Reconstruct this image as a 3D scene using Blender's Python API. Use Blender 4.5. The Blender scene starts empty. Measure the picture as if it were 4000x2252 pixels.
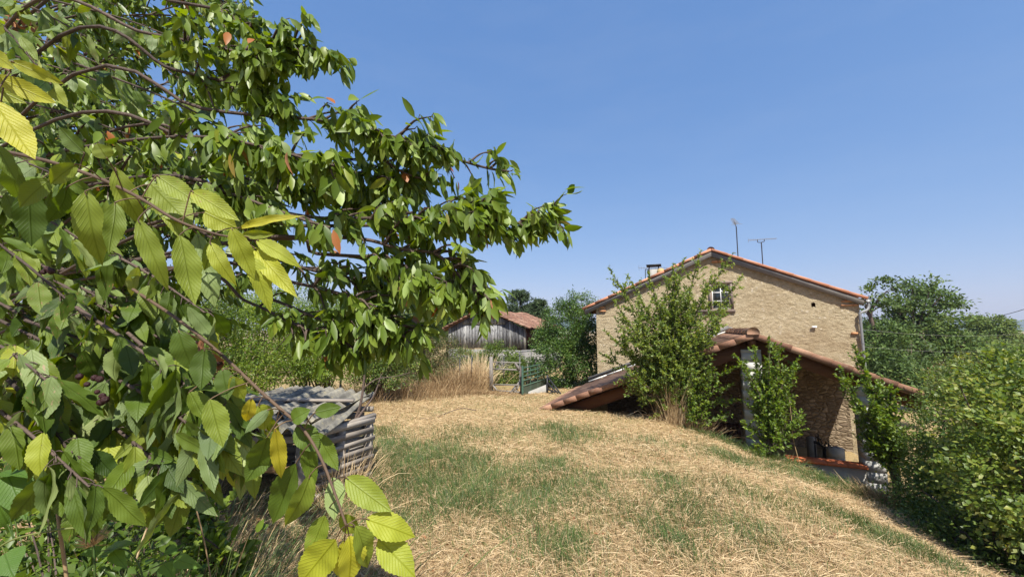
import bpy, math, random
import numpy as np
from mathutils import Vector, noise as mn
R_ = math.radians
rng = np.random.default_rng(7)
random.seed(7)
C = bpy.context.scene.collection
# ------------------------------------------------------------------ camera maths (photo pixels -> world rays)
F, CX, CY = 1500.0, 2000.0, 1126.0
PIT = math.atan(160 / 1500.0)
cp, sp = math.cos(PIT), math.sin(PIT)
def ray(px, py):
    xc, yc = (px - CX) / F, (CY - py) / F
    y = cp - yc * sp
    return np.array([xc / y, 1.0, (sp + yc * cp) / y])
def P(px, py, Y): return ray(px, py) * Y
def unit(v): return v / (np.linalg.norm(v, axis=-1, keepdims=True) + 1e-9)
# shared building axes: D runs along the gables, A runs away from them
DX = np.array([.92, -.39, 0.]); AX = np.array([.39, .92, 0.]); ROT = math.atan2(-.39, .92)
RIDGE = np.array([5.14, 8.3, -.07])
# ------------------------------------------------------------------ terrain
def hash2(ix, iy, s):
    h = np.sin(ix * 127.1 + iy * 311.7 + s * 74.7) * 43758.5453
    return h - np.floor(h)
def vnoise(x, y, s=0):
    x = np.asarray(x, float); y = np.asarray(y, float)
    ix, iy = np.floor(x), np.floor(y); fx, fy = x - ix, y - iy
    fx = fx * fx * (3 - 2 * fx); fy = fy * fy * (3 - 2 * fy)
    a, b = hash2(ix, iy, s), hash2(ix + 1, iy, s); c, d = hash2(ix, iy + 1, s), hash2(ix + 1, iy + 1, s)
    return (a * (1 - fx) + b * fx) * (1 - fy) + (c * (1 - fx) + d * fx) * fy
def sstep(a, b, x):
    t = np.clip((x - a) / (b - a), 0, 1); return t * t * (3 - 2 * t)
def pit_sv(x, y):
    dx, dy = x - RIDGE[0], y - RIDGE[1]
    return dx * DX[0] + dy * DX[1], dx * AX[0] + dy * AX[1]
def gz(x, y):
    x = np.asarray(x, float); y = np.asarray(y, float)
    z = -1.62 - .042 * np.clip(y, -3, 16)
    thr = 3.2 + np.where(y < 8, .12, .22) * np.clip(y - 8, -5, 2)
    sfp = np.log1p(np.exp(np.clip((x - thr) / .4, -30, 30))) * .4
    f = .31 * sfp
    f = np.where(f > 1.2, 1.2 + np.tanh(f - 1.2) * .8, f)
    z = z - f
    z = z + .05 * np.exp(-(((x - 2.9) / .9) ** 2 + ((y - 8.9) / .8) ** 2))
    far = np.hypot(x, y)
    z = z + (vnoise(x * .9, y * .9, 1) - .5) * .12 * np.exp(-far / 30) + (vnoise(x * 3.1, y * 3.1, 2) - .5) * .05 * np.exp(-far / 20)
    z = z + .10 * np.exp(-(((x + .9) / 1.5) ** 2 + ((y - 11.2) / 1.2) ** 2))
    z = z - 5.0 * sstep(18, 90, far) + 2.0 * sstep(200, 1500, far)
    s, v = pit_sv(x, y)
    m = sstep(.02, .14, v) * (1 - sstep(3.9, 4.1, v)) * sstep(-3.75, -3.6, s) * (1 - sstep(2.7, 3.0, s))
    return z * (1 - m) + (-3.25) * m
def in_pit(x, y):
    s, v = pit_sv(x, y); return (v > -.02) & (v < 4.1) & (s > -3.8) & (s < 3.0)
def G(px, py):
    r = ray(px, py); t = 1.0
    while t < 80:
        if r[2] * t < float(gz(r[0] * t, t)): break
        t += .02
    return r * t
# ------------------------------------------------------------------ mesh builder
class MB:
    def __init__(s): s.v = []; s.f = []; s.fs = []; s.r = []; s.uv = []; s.n = 0; s.mi = []
    def add(s, v, faces, rnd=.5, uv=None, mi=0):
        v = np.asarray(v, float).reshape(-1, 3); k = len(v)
        s.v.append(v)
        s.r.append(np.broadcast_to(np.asarray(rnd, float), (k,)).copy())
        s.uv.append(np.zeros((k, 3)) if uv is None else np.asarray(uv, float))
        if isinstance(faces, np.ndarray):
            s.f.append((faces + s.n).ravel()); s.fs.append(np.full(len(faces), faces.shape[1])); nf = len(faces)
        else:
            s.f.append(np.array([i + s.n for f in faces for i in f], int)); s.fs.append(np.array([len(f) for f in faces])); nf = len(faces)
        s.mi.append(np.full(nf, mi)); s.n += k
    def box(s, a, b, rnd=None, M=None):
        x0, y0, z0 = a; x1, y1, z1 = b
        v = np.array([(x, y, z) for x in (x0, x1) for y in (y0, y1) for z in (z0, z1)], float)
        if M is not None: v = v @ M[0].T + M[1]
        s.add(v, [(0, 1, 3, 2), (4, 6, 7, 5), (0, 4, 5, 1), (2, 3, 7, 6), (0, 2, 6, 4), (1, 5, 7, 3)], random.random() if rnd is None else rnd)
    def bar(s, p, q, w, h=None, rnd=None, up=(0, 0, 1)):
        p, q = np.asarray(p, float), np.asarray(q, float); h = h or w
        d = unit(q - p); u = np.asarray(up, float)
        if abs(d @ u) > .98: u = np.array([1., 0, 0])
        a = unit(np.cross(d, u)); b = np.cross(a, d)
        v = [c + a * i * w / 2 + b * j * h / 2 for c in (p, q) for i, j in ((-1, -1), (1, -1), (1, 1), (-1, 1))]
        s.add(v, [(0, 1, 2, 3), (7, 6, 5, 4), (0, 4, 5, 1), (1, 5, 6, 2), (2, 6, 7, 3), (3, 7, 4, 0)], random.random() if rnd is None else rnd)
    def tube(s, pts, rad, n=6, rnd=None, cap=True):
        pts = np.asarray(pts, float); k = len(pts)
        rad = np.broadcast_to(np.asarray(rad, float), (k,))
        t = unit(np.gradient(pts, axis=0))
        ref = np.array([.13, .31, .94]) if abs(unit(pts[-1] - pts[0])[2]) < .9 else np.array([.95, .2, .1])
        a = unit(np.cross(t, ref)); b = np.cross(t, a)
        an = np.arange(n) / n * 2 * math.pi
        v = pts[:, None] + rad[:, None, None] * (a[:, None] * np.cos(an)[None, :, None] + b[:, None] * np.sin(an)[None, :, None])
        i = np.arange(k - 1)[:, None] * n; j = np.arange(n)[None]; j2 = (j + 1) % n
        f = np.stack([i + j, i + j2, i + n + j2, i + n + j], -1).reshape(-1, 4)
        s.add(v.reshape(-1, 3), f, random.random() if rnd is None else rnd)
        if cap:
            s.add(v[0], [tuple(range(n))[::-1]], .5); s.add(v[-1], [tuple(range(n))], .5)
    def build(s, name, mat, parent=None, smooth=False, loc=None):
        me = bpy.data.meshes.new(name)
        v = np.concatenate(s.v); f = np.concatenate(s.f); fs = np.concatenate(s.fs)
        o = bpy.data.objects.new(name, me); C.objects.link(o)
        if loc is not None:
            v = v - np.asarray(loc); o.location = loc
        me.vertices.add(len(v)); me.vertices.foreach_set('co', v.astype(np.float32).ravel())
        me.loops.add(len(f)); me.loops.foreach_set('vertex_index', f.astype(np.int32))
        me.polygons.add(len(fs)); st = np.concatenate([[0], np.cumsum(fs)[:-1]])
        me.polygons.foreach_set('loop_start', st.astype(np.int32))
        mats = mat if isinstance(mat, (list, tuple)) else [mat]
        for m in mats: me.materials.append(m)
        if len(mats) > 1: me.polygons.foreach_set('material_index', np.concatenate(s.mi).astype(np.int32))
        me.update(calc_edges=True)
        at = me.attributes.new('rnd', 'FLOAT', 'POINT'); at.data.foreach_set('value', np.concatenate(s.r).astype(np.float32))
        at = me.attributes.new('luv', 'FLOAT_VECTOR', 'POINT'); at.data.foreach_set('vector', np.concatenate(s.uv).astype(np.float32).ravel())
        if smooth: me.polygons.foreach_set('use_smooth', np.ones(len(fs), bool))
        me.validate()
        if parent is not None:
            o.parent = parent
            # parts are written in world space unless the parent is rotated on purpose (local builds)
            if parent.get('_world') or (parent.parent and parent.parent.get('_world')):
                w = Vector((0, 0, 0)); p = parent
                while p: w += p.location; p = p.parent
                o.location = Vector(o.location) - w
        return o
def tag(o, label=None, cat=None, group=None, kind=None):
    if label: o['label'] = label
    if cat: o['category'] = cat
    if group: o['group'] = group
    if kind: o['kind'] = kind
    return o
WORLDS = []
def thing(name, label, cat, loc=(0, 0, 0), rz=0, group=None, world=True):
    o = bpy.data.objects.new(name, None); C.objects.link(o); o.empty_display_size = .2
    o.location = [float(c) for c in loc]; o.rotation_euler = (0, 0, rz)
    tag(o, label, cat, group)
    if world: o['_world'] = 1; WORLDS.append(o)
    return o
# ------------------------------------------------------------------ materials
class NT:
    def __init__(s, name):
        s.m = bpy.data.materials.new(name); s.m.use_nodes = True; s.t = s.m.node_tree; s.t.nodes.clear()
        s.out = s.t.nodes.new('ShaderNodeOutputMaterial')
    def n(s, typ, ins=None, **kw):
        x = s.t.nodes.new('ShaderNode' + typ)
        for k, v in kw.items(): setattr(x, k, v)
        for k, v in (ins or {}).items():
            if hasattr(v, 'is_linked') or hasattr(v, 'links'): s.t.links.new(v, x.inputs[k])
            else: x.inputs[k].default_value = v
        return x
    def mix(s, a, b, fac, mode='MIX'):
        x = s.t.nodes.new('ShaderNodeMix'); x.data_type = 'RGBA'; x.blend_type = mode
        for k, v in ((0, fac), (6, a), (7, b)):
            if hasattr(v, 'links'): s.t.links.new(v, x.inputs[k])
            else: x.inputs[k].default_value = (*v, 1) if isinstance(v, tuple) and len(v) == 3 else v
        return x.outputs[2]
    def ramp(s, fac, stops, interp='LINEAR'):
        x = s.t.nodes.new('ShaderNodeValToRGB'); x.color_ramp.interpolation = interp
        e = x.color_ramp.elements
        while len(e) < len(stops): e.new(.5)
        for el, (p, c) in zip(e, stops): el.position = p; el.color = (*c, 1) if len(c) == 3 else c
        s.t.links.new(fac, x.inputs[0]); return x.outputs[0]
    def attr(s, name, out='Fac'): return s.n('Attribute', attribute_name=name).outputs[out]
    def noise(s, scale, detail=4, rough=.6, vec=None, dist=0):
        x = s.n('TexNoise', {'Scale': scale, 'Detail': detail, 'Roughness': rough, 'Distortion': dist})
        if vec is not None: s.t.links.new(vec, x.inputs['Vector'])
        return x.outputs['Fac']
    def vor(s, scale, feature='F1', vec=None, out='Distance'):
        x = s.n('TexVoronoi', {'Scale': scale}, feature=feature)
        if vec is not None: s.t.links.new(vec, x.inputs['Vector'])
        return x.outputs[out]
    def obj(s, scale=(1, 1, 1)):
        tc = s.n('TexCoord'); m = s.n('Mapping', {'Vector': tc.outputs['Object'], 'Scale': scale}); return m.outputs[0]
    def math(s, op, a, b=0.):
        return s.n('Math', {0: a, 1: b}, operation=op).outputs[0]
    def bump(s, h, strength=.5, dist=.02): return s.n('Bump', {'Height': h, 'Strength': strength, 'Distance': dist}).outputs[0]
    def pbr(s, col, rough=.8, bump=None, metal=0., spec=.3):
        x = s.n('BsdfPrincipled', {'Roughness': rough, 'Metallic': metal, 'Specular IOR Level': spec})
        if hasattr(col, 'links'): s.t.links.new(col, x.inputs['Base Color'])
        else: x.inputs['Base Color'].default_value = (*col, 1)
        if bump is not None: s.t.links.new(bump, x.inputs['Normal'])
        return x.outputs[0]
    def done(s, sh): s.t.links.new(sh, s.out.inputs[0]); return s.m
def leaf_mat(name, stops, trans=.32, under=1.5, rough=.45, veins=False, spec=.35, blotch=None, udes=.25):
    t = NT(name); r = t.attr('rnd')
    c = t.ramp(r, stops)
    nz = t.noise(9, 3, vec=t.obj())
    c = t.mix(c, t.n('HueSaturation', {'Color': c, 'Value': 1.35, 'Hue': .488}).outputs[0], t.math('MULTIPLY', nz, .7))
    bmp = None
    if veins:
        u = t.n('SeparateXYZ', {0: t.attr('luv', 'Vector')}); U, V = u.outputs[0], u.outputs[1]
        au = t.math('ABSOLUTE', U)
        ph = t.math('SUBTRACT', t.math('MULTIPLY', V, 12.), t.math('MULTIPLY', au, 4.2))
        w = t.math('ABSOLUTE', t.math('SUBTRACT', t.math('FRACT', ph), .5))          # 0 at the vein
        vein = t.math('SUBTRACT', 1., t.math('MINIMUM', t.math('MULTIPLY', w, 7.), 1.))
        mid = t.math('SUBTRACT', 1., t.math('MINIMUM', t.math('MULTIPLY', au, 14.), 1.))
        vv = t.math('MAXIMUM', t.math('MULTIPLY', vein, .55), mid)
        c = t.mix(c, t.n('HueSaturation', {'Color': c, 'Value': .62, 'Saturation': 1.1}).outputs[0], t.math('MULTIPLY', vv, .75))
        bmp = t.bump(t.math('ADD', vv, t.math('MULTIPLY', t.noise(40, 2, vec=t.attr('luv', 'Vector')), .6)), .5, .002)
        if blotch:
            b = t.math('GREATER_THAN', t.noise(5.5, 4, vec=t.attr('luv', 'Vector')), .63)
            bn = t.math('MULTIPLY', b, t.math('GREATER_THAN', t.noise(2.2, 2, vec=t.obj()), .54))
            c = t.mix(c, blotch, t.math('MULTIPLY', bn, .75))
    back = t.n('NewGeometry').outputs['Backfacing']
    pale = t.n('HueSaturation', {'Color': c, 'Value': under, 'Saturation': 1 - udes}).outputs[0]
    cc = t.mix(c, pale, back)
    p = t.pbr(cc, rough, bmp, spec=spec)
    tr = t.n('BsdfTranslucent', {'Color': t.n('HueSaturation', {'Color': c, 'Value': 1.7, 'Saturation': 1.15, 'Hue': .485}).outputs[0]}).outputs[0]
    return t.done(t.n('MixShader', {0: trans, 1: p, 2: tr}).outputs[0])
def simple(name, stops, rough=.8, scale=6, bump=.3, bscale=30, stretch=(1, 1, 1), metal=0., usernd=.5, spec=.3, detail=5):
    t = NT(name); v = t.obj(stretch)
    f = t.math('ADD', t.math('MULTIPLY', t.noise(scale, detail, .65, v), 1 - usernd), t.math('MULTIPLY', t.attr('rnd'), usernd))
    return t.done(t.pbr(t.ramp(f, stops), rough, t.bump(t.noise(bscale, 5, .7, v), bump, .02), metal, spec))
M = {}
M['cherry'] = leaf_mat('cherry_leaf', [(0, (.052, .095, .012)), (.45, (.105, .165, .020)), (.8, (.165, .225, .032)), (.95, (.22, .26, .04)), (1, (.3, .12, .03))], under=1.6, trans=.34, udes=.18, rough=.42, spec=.35)
M['cherry_near'] = leaf_mat('cherry_leaf_veined', [(0, (.035, .07, .012)), (.4, (.085, .14, .016)), (.62, (.17, .225, .03)), (.8, (.29, .33, .03)), (1, (.44, .36, .03))], under=1.5, trans=.3, veins=True, blotch=(.28, .16, .07))
M['plum'] = leaf_mat('plum_leaf', [(0, (.045, .085, .017)), (.5, (.11, .17, .03)), (.85, (.18, .235, .042)), (1, (.23, .265, .05))], under=1.35, trans=.42)
M['plum_vivid'] = leaf_mat('sapling_leaf', [(0, (.045, .095, .012)), (.5, (.10, .17, .018)), (1, (.19, .25, .03))], under=1.3, trans=.38)  # more saturated leaf green than the plum tree's
M['hedge'] = leaf_mat('hedge_leaf', [(0, (.035, .065, .014)), (.5, (.075, .125, .02)), (.85, (.14, .195, .03)), (1, (.21, .23, .045))], under=1.3)
M['hedge_brown'] = leaf_mat('thicket_leaf', [(0, (.035, .05, .014)), (.5, (.08, .10, .025)), (.8, (.13, .10, .04)), (1, (.2, .12, .05))], under=1.2, trans=.2)
M['laurel'] = leaf_mat('laurel_leaf', [(0, (.03, .065, .014)), (.6, (.06, .12, .024)), (1, (.12, .18, .035))], under=1.25, rough=.38)
M['far'] = leaf_mat('far_tree_leaf', [(0, (.033, .06, .019)), (.6, (.066, .115, .028)), (1, (.125, .175, .045))], under=1.2, trans=.22, rough=.6, spec=.2)
M['conifer'] = leaf_mat('conifer_needle', [(0, (.035, .065, .026)), (.6, (.065, .105, .042)), (1, (.10, .14, .06))], under=1.1, trans=.12, rough=.6, spec=.2)
M['ivy'] = leaf_mat('bindweed_leaf', [(0, (.035, .09, .015)), (1, (.10, .19, .03))], under=1.3, trans=.35, veins=True)
M['green_grass'] = leaf_mat('green_grass', [(0, (.045, .09, .024)), (.5, (.075, .13, .034)), (.85, (.13, .18, .05)), (1, (.22, .22, .085))], under=1.1, trans=.3, spec=.2)
M['straw'] = leaf_mat('dry_straw', [(0, (.17, .11, .05)), (.25, (.31, .225, .12)), (.6, (.46, .35, .19)), (1, (.63, .52, .32))], under=1.0, trans=.15, spec=.2, rough=.7, udes=0)
M['bark'] = simple('bark', [(0.2, (.035, .025, .02)), (.8, (.14, .10, .08))], .85, 20, .6, 60, usernd=.3)
M['twig'] = simple('green_twig', [(.2, (.075, .048, .032)), (.8, (.17, .11, .06))], .7, 20, .2, 60, usernd=.5)
M['fruit'] = simple('dried_cherry', [(.2, (.012, .006, .006)), (.8, (.05, .012, .012))], .5, 40, .5, 90)
M['drydead'] = simple('withered_leaf', [(.2, (.16, .07, .03)), (.8, (.35, .17, .08))], .9, 40, .5, 90)
M['concrete'] = simple('grey_concrete', [(.25, (.20, .195, .18)), (.75, (.40, .385, .35))], .9, 5, .4, 40, usernd=.35)
M['block'] = simple('pale_concrete_block', [(.2, (.33, .325, .31)), (.8, (.52, .51, .48))], .9, 7, .35, 60, usernd=.3)
M['mortar'] = simple('grey_mortar', [(.2, (.13, .125, .12)), (.8, (.25, .24, .225))], .9, 6, .5, 30)
M['white'] = simple('white_paint', [(.2, (.62, .62, .60)), (.8, (.8, .8, .78))], .5, 8, .1, 40)
M['zinc'] = simple('zinc_pipe', [(.2, (.16, .165, .17)), (.8, (.27, .275, .28))], .55, 8, .1, 30, metal=.3)
M['darkmetal'] = simple('dark_metal', [(.2, (.03, .03, .032)), (.8, (.07, .07, .075))], .55, 12, .2, 40, metal=.4)
M['iron'] = simple('black_iron', [(.2, (.008, .008, .009)), (.8, (.025, .025, .026))], .6, 12, .2, 40, metal=.3)
M['rust'] = simple('rusty_metal', [(.2, (.05, .04, .035)), (.8, (.17, .14, .12))], .8, 12, .3, 60)
M['green_paint'] = simple('weathered_green_paint', [(.25, (.04, .085, .06)), (.6, (.075, .14, .10)), (.85, (.14, .12, .08))], .6, 14, .2, 40, usernd=.25)
M['sheet'] = simple('dull_green_sheet', [(.2, (.05, .075, .055)), (.6, (.08, .10, .07)), (.85, (.11, .09, .06))], .65, 5, .2, 30, usernd=.2)
M['oldwood'] = simple('grey_old_wood', [(.15, (.09, .08, .072)), (.5, (.22, .20, .175)), (.85, (.36, .335, .30))], .9, 3, .5, 12, (14, 14, 1.2), usernd=.35)
M['palletwood'] = simple('weathered_pallet_wood', [(.15, (.13, .105, .082)), (.5, (.30, .26, .215)), (.85, (.50, .455, .39))], .9, 3, .25, 12, (2, 2, 9), usernd=.4)
M['freshwood'] = simple('pale_wood', [(.2, (.30, .17, .07)), (.8, (.5, .31, .14))], .85, 3, .4, 12, (2, 10, 10), usernd=.3)
M['brownwood'] = simple('brown_beam', [(.15, (.085, .036, .018)), (.5, (.15, .066, .032)), (.85, (.22, .105, .055))], .8, 3, .4, 10, (1.2, 8, 8), usernd=.25)
M['darkwood'] = simple('door_wood_and_shade_backing', [(.2, (.04, .013, .009)), (.8, (.09, .03, .02))], .7, 3, .3, 10, (9, 9, 1))  # door colour, also on the panels that stand for dark interiors
M['framewood'] = simple('grey_brown_frame', [(.2, (.14, .105, .085)), (.8, (.27, .215, .18))], .85, 4, .4, 14, (8, 8, 2))
M['brick'] = simple('orange_brick', [(.2, (.34, .14, .06)), (.8, (.55, .29, .14))], .9, 9, .5, 40, usernd=.5)
M['capstone'] = simple('orange_coping', [(.2, (.50, .135, .055)), (.8, (.62, .19, .08))], .75, 5, .15, 40, usernd=.4)
M['soil'] = simple('dug_floor', [(.2, (.07, .055, .04)), (.8, (.14, .11, .08))], .95, 4, .6, 20)
M['glass'] = NT('dark_window_glass'); M['glass'] = M['glass'].done(M['glass'].pbr((.02, .025, .025), .04, spec=.6))
M['dome'] = simple('yellow_clay_pot', [(.2, (.36, .24, .09)), (.8, (.50, .36, .16))], .7, 9, .2, 40)
def tile_mat(name, stops, lichen=.35):
    t = NT(name); v = t.obj()
    f = t.math('ADD', t.math('MULTIPLY', t.noise(7, 5, .7, v), .45), t.math('MULTIPLY', t.attr('rnd'), .55))
    c = t.ramp(f, stops)
    n2 = t.noise(2.6, 6, .75, v)
    k = t.ramp(n2, [(.48, (0, 0, 0)), (.68, (1, 1, 1))])
    c = t.mix(c, (.075, .055, .045), t.math('MULTIPLY', k, lichen))
    k2 = t.ramp(t.noise(16, 5, .7, v), [(.6, (0, 0, 0)), (.72, (1, 1, 1))])
    c = t.mix(c, (.38, .34, .25), t.math('MULTIPLY', k2, lichen * .8))
    return t.done(t.pbr(c, .85, t.bump(t.noise(45, 5, .7, v), .35, .01)))
M['tile'] = tile_mat('shed_clay_tile', [(.15, (.17, .085, .055)), (.5, (.29, .155, .098)), (.85, (.46, .28, .18))], .55)
M['tile_new'] = tile_mat('house_clay_tile', [(.15, (.38, .16, .09)), (.5, (.49, .225, .13)), (.85, (.58, .31, .19))], .2)
M['tile_old'] = tile_mat('barn_clay_tile', [(.15, (.14, .075, .052)), (.5, (.265, .135, .09)), (.85, (.40, .26, .185))], .8)
def wall_mat():
    t = NT('rubble_render_wall'); v = t.obj((1, 1, 1.5)); w = t.obj((1, 1, 1.5))
    big = t.noise(.9, 4, .6, v)
    c = t.ramp(t.noise(5, 7, .75, v), [(.28, (.35, .28, .17)), (.5, (.51, .42, .27)), (.72, (.62, .53, .365))])
    c = t.mix(c, (.36, .265, .155), t.math('MULTIPLY', t.ramp(big, [(.45, (0, 0, 0)), (.65, (1, 1, 1))]), .55))
    st = t.vor(7.5, 'F1', w); stc = t.vor(7.5, 'F1', w, 'Color')
    sm = t.ramp(st, [(.16, (1, 1, 1)), (.26, (0, 0, 0))])
    sel = t.math('GREATER_THAN', t.n('SeparateColor', {0: stc}).outputs[0], .72)
    c = t.mix(c, (.66, .58, .44), t.math('MULTIPLY', sm, sel))
    pit = t.ramp(t.noise(15, 6, .8, w, 1.2), [(.35, (1, 1, 1)), (.43, (0, 0, 0))])
    c = t.mix(c, (.17, .12, .07), t.math('MULTIPLY', pit, .9))
    h = t.math('ADD', t.math('MULTIPLY', t.noise(24, 7, .8, w, 1.0), 1.0), t.math('MULTIPLY', st, -.25))
    return t.done(t.pbr(c, .95, t.bump(h, 1.0, .07), spec=.1))
M['wall'] = wall_mat()
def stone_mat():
    t = NT('shade_dark_stone_courses'); w = t.obj((1, 1, 1.9))
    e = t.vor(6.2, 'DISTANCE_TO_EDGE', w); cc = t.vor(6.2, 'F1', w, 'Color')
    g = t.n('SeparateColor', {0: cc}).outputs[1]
    c = t.ramp(g, [(0, (.11, .075, .05)), (.5, (.19, .14, .09)), (1, (.29, .225, .155))])  # stone tones darkened to carry the shed interior's shade
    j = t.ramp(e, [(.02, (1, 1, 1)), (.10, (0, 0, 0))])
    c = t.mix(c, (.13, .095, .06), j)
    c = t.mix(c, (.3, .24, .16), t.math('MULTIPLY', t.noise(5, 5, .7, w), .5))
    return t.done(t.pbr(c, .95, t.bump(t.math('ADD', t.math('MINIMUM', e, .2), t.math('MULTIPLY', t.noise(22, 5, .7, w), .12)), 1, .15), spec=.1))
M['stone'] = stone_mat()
def plank_mat():
    t = NT('silvered_barn_boards'); v = t.obj((22, 22, .9))
    f = t.math('ADD', t.math('MULTIPLY', t.noise(1.6, 6, .75, v, .6), .8), t.math('MULTIPLY', t.attr('rnd'), .25))
    c = t.ramp(f, [(.34, (.04, .04, .043)), (.47, (.16, .16, .163)), (.6, (.32, .32, .315)), (.85, (.50, .49, .47))])
    s = t.ramp(t.noise(3.5, 4, .7, t.obj((3, 3, 1.2))), [(.5, (0, 0, 0)), (.64, (1, 1, 1))])
    c = t.mix(c, (.03, .03, .033), t.math('MULTIPLY', s, .75))
    return t.done(t.pbr(c, .9, t.bump(f, .5, .02)))
M['plank'] = plank_mat()
def corr_mat():
    t = NT('weathered_fibre_cement'); v = t.obj()
    c = t.ramp(t.noise(4, 6, .7, v), [(.3, (.06, .056, .048)), (.5, (.16, .15, .125)), (.72, (.34, .31, .23))])
    l = t.ramp(t.noise(13, 5, .7, v), [(.55, (0, 0, 0)), (.68, (1, 1, 1))])
    c = t.mix(c, (.34, .29, .15), t.math('MULTIPLY', l, .6))
    return t.done(t.pbr(c, .9, t.bump(t.noise(40, 4, .7, v), .4, .01)))
M['corr'] = corr_mat()
def ground_mat():
    t = NT('dry_mown_meadow'); v = t.obj()
    n1 = t.noise(1.1, 6, .65, v); n2 = t.noise(38, 5, .75, v); n3 = t.noise(6, 5, .7, v)
    c = t.ramp(n2, [(.28, (.20, .135, .062)), (.46, (.32, .235, .115)), (.7, (.43, .32, .165))])
    c = t.mix(c, (.27, .15, .075), t.math('MULTIPLY', t.ramp(n3, [(.5, (0, 0, 0)), (.75, (1, 1, 1))]), .5))
    g = t.ramp(t.math('MULTIPLY', n1, 1.0), [(.5, (0, 0, 0)), (.68, (1, 1, 1))])
    c = t.mix(c, (.15, .15, .055), t.math('MULTIPLY', g, .55))
    return t.done(t.pbr(c, .95, t.bump(t.math('ADD', n2, n3), .8, .03), spec=.1))
M['ground'] = ground_mat()
t_ = NT('wooded_hill'); M['hill'] = t_.done(t_.pbr(t_.ramp(t_.noise(.02, 6, .7, t_.obj()), [(.3, (.025, .05, .035)), (.7, (.05, .085, .06))]), .95))
# ------------------------------------------------------------------ leaves
def leaves(mb, base, d, nrm, L, W, rnd, kind='mid', fold=.25, curl=.18, rs=None):
    rs = rs or rng
    base = np.atleast_2d(base); n = len(base)
    if n == 0: return
    d = unit(np.atleast_2d(d)); nrm = np.atleast_2d(nrm)
    nrm = unit(nrm - d * np.sum(nrm * d, -1, keepdims=True)); sd = np.cross(d, nrm)
    L = np.broadcast_to(L, (n,)); W = np.broadcast_to(W, (n,)); rnd = np.broadcast_to(rnd, (n,))
    if kind == 'low':
        tt = np.array([0, .45, 1, .45]); ss = np.array([0, -.5, 0, .5]); faces = [(0, 3, 2), (0, 2, 1)]
    else:
        if kind == 'mid': ts = np.array([0, .22, .5, .78, 1]); prof = np.array([.03, .38, .5, .33, .02]); cols = np.array([-1, 0, 1.])
        elif kind == 'heart': ts = np.linspace(0, 1, 9); prof = np.array([.18, .44, .5, .47, .41, .33, .23, .12, .01]); cols = np.array([-1, -.5, 0, .5, 1.])
        else:
            ts = np.linspace(0, 1, 25); prof = .5 * np.sin(np.pi * ts ** .88) ** .8 * (1 - .18 * ts); prof[-4:] = [.17, .10, .05, .005]; prof[0] = .02
            prof = prof * (1 + .04 * np.where(np.arange(25) % 2 == 0, 1, -1)); cols = np.array([-1, -.5, 0, .5, 1.])
        k, c = len(ts), len(cols)
        tt = np.repeat(ts, c); ss = (prof[:, None] * cols[None]).ravel()
        i = np.arange(k - 1)[:, None] * c; j = np.arange(c - 1)[None]
        faces = np.stack([i + j, i + j + 1, i + c + j + 1, i + c + j], -1).reshape(-1, 4)
    faces = np.asarray(faces); m = len(tt)
    fo = fold * rs.uniform(.3, 1.6, n); cu = curl * rs.uniform(-.4, 1.6, n)
    wob = rs.uniform(0, 6.28, n)
    v = base[:, None] + d[:, None] * (L[:, None] * tt)[..., None] + sd[:, None] * (W[:, None] * ss)[..., None]
    off = fo[:, None] * np.abs(ss) * W[:, None] - cu[:, None] * L[:, None] * tt ** 2
    if kind not in ('low', 'mid'): off = off + .022 * L[:, None] * np.sin(tt * 17 + wob[:, None]) * np.abs(ss) * 2 + .02 * L[:, None] * np.sin(tt * 6 + wob[:, None])
    v = v + nrm[:, None] * off[..., None]
    uv = np.stack([np.broadcast_to(ss * 2, (n, m)), np.broadcast_to(tt, (n, m)) , np.broadcast_to((rnd * 37)[:, None], (n, m))], -1)
    f = (faces[None] + (np.arange(n) * m)[:, None, None]).reshape(-1, faces.shape[1])
    mb.add(v.reshape(-1, 3), f, np.repeat(rnd, m), uv.reshape(-1, 3))
def rv(n, s=1.): return rng.normal(0, s, (n, 3))
def spline(pts, n=24):
    pts = np.asarray(pts, float); k = len(pts)
    if k == 2: return pts[0] + (pts[1] - pts[0]) * np.linspace(0, 1, n)[:, None]
    ext = np.vstack([2 * pts[0] - pts[1], pts, 2 * pts[-1] - pts[-2]]); out = []
    for q in np.linspace(0, k - 1, n):
        i = min(int(q), k - 2); t = q - i; a, b, c, d = ext[i:i + 4]
        out.append(.5 * (2 * b + (c - a) * t + (2 * a - 5 * b + 4 * c - d) * t * t + (3 * b - a - 3 * c + d) * t ** 3))
    return np.array(out)
def along(path, q):
    q = np.asarray(q) * (len(path) - 1); i = np.clip(q.astype(int), 0, len(path) - 2); t = (q - i)[:, None]
    return path[i] * (1 - t) + path[i + 1] * t, unit(path[i + 1] - path[i])
def path_len(p): return np.linalg.norm(np.diff(p, axis=0), axis=1).sum()
#%%SETTING%%
# ------------------------------------------------------------------ ground, hill
def axis(fine0, fine1, step, lo, hi):
    a = list(np.arange(fine0, fine1 + 1e-6, step)); s = step; x = fine1
    while x < hi: s *= 1.3; x += s; a.append(x)
    s = step; x = fine0
    while x > lo: s *= 1.3; x -= s; a.insert(0, x)
    return np.array(a)
xs = axis(-6, 11, .09, -2600, 2600); ys = axis(1.2, 15.5, .09, -60, 2600)
XX, YY = np.meshgrid(xs, ys); ZZ = gz(XX, YY)
mb = MB(); w = len(xs); h = len(ys)
i = np.arange(h - 1)[:, None] * w; j = np.arange(w - 1)[None]
mb.add(np.stack([XX, YY, ZZ], -1).reshape(-1, 3), np.stack([i + j, i + j + 1, i + w + j + 1, i + w + j], -1).reshape(-1, 4), .5)
tag(mb.build('ground', M['ground'], smooth=True), kind='structure', label='dry mown meadow on a gentle slope', cat='ground')
mb = MB(); hx = np.linspace(-300, 2600, 90); prof = []
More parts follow.
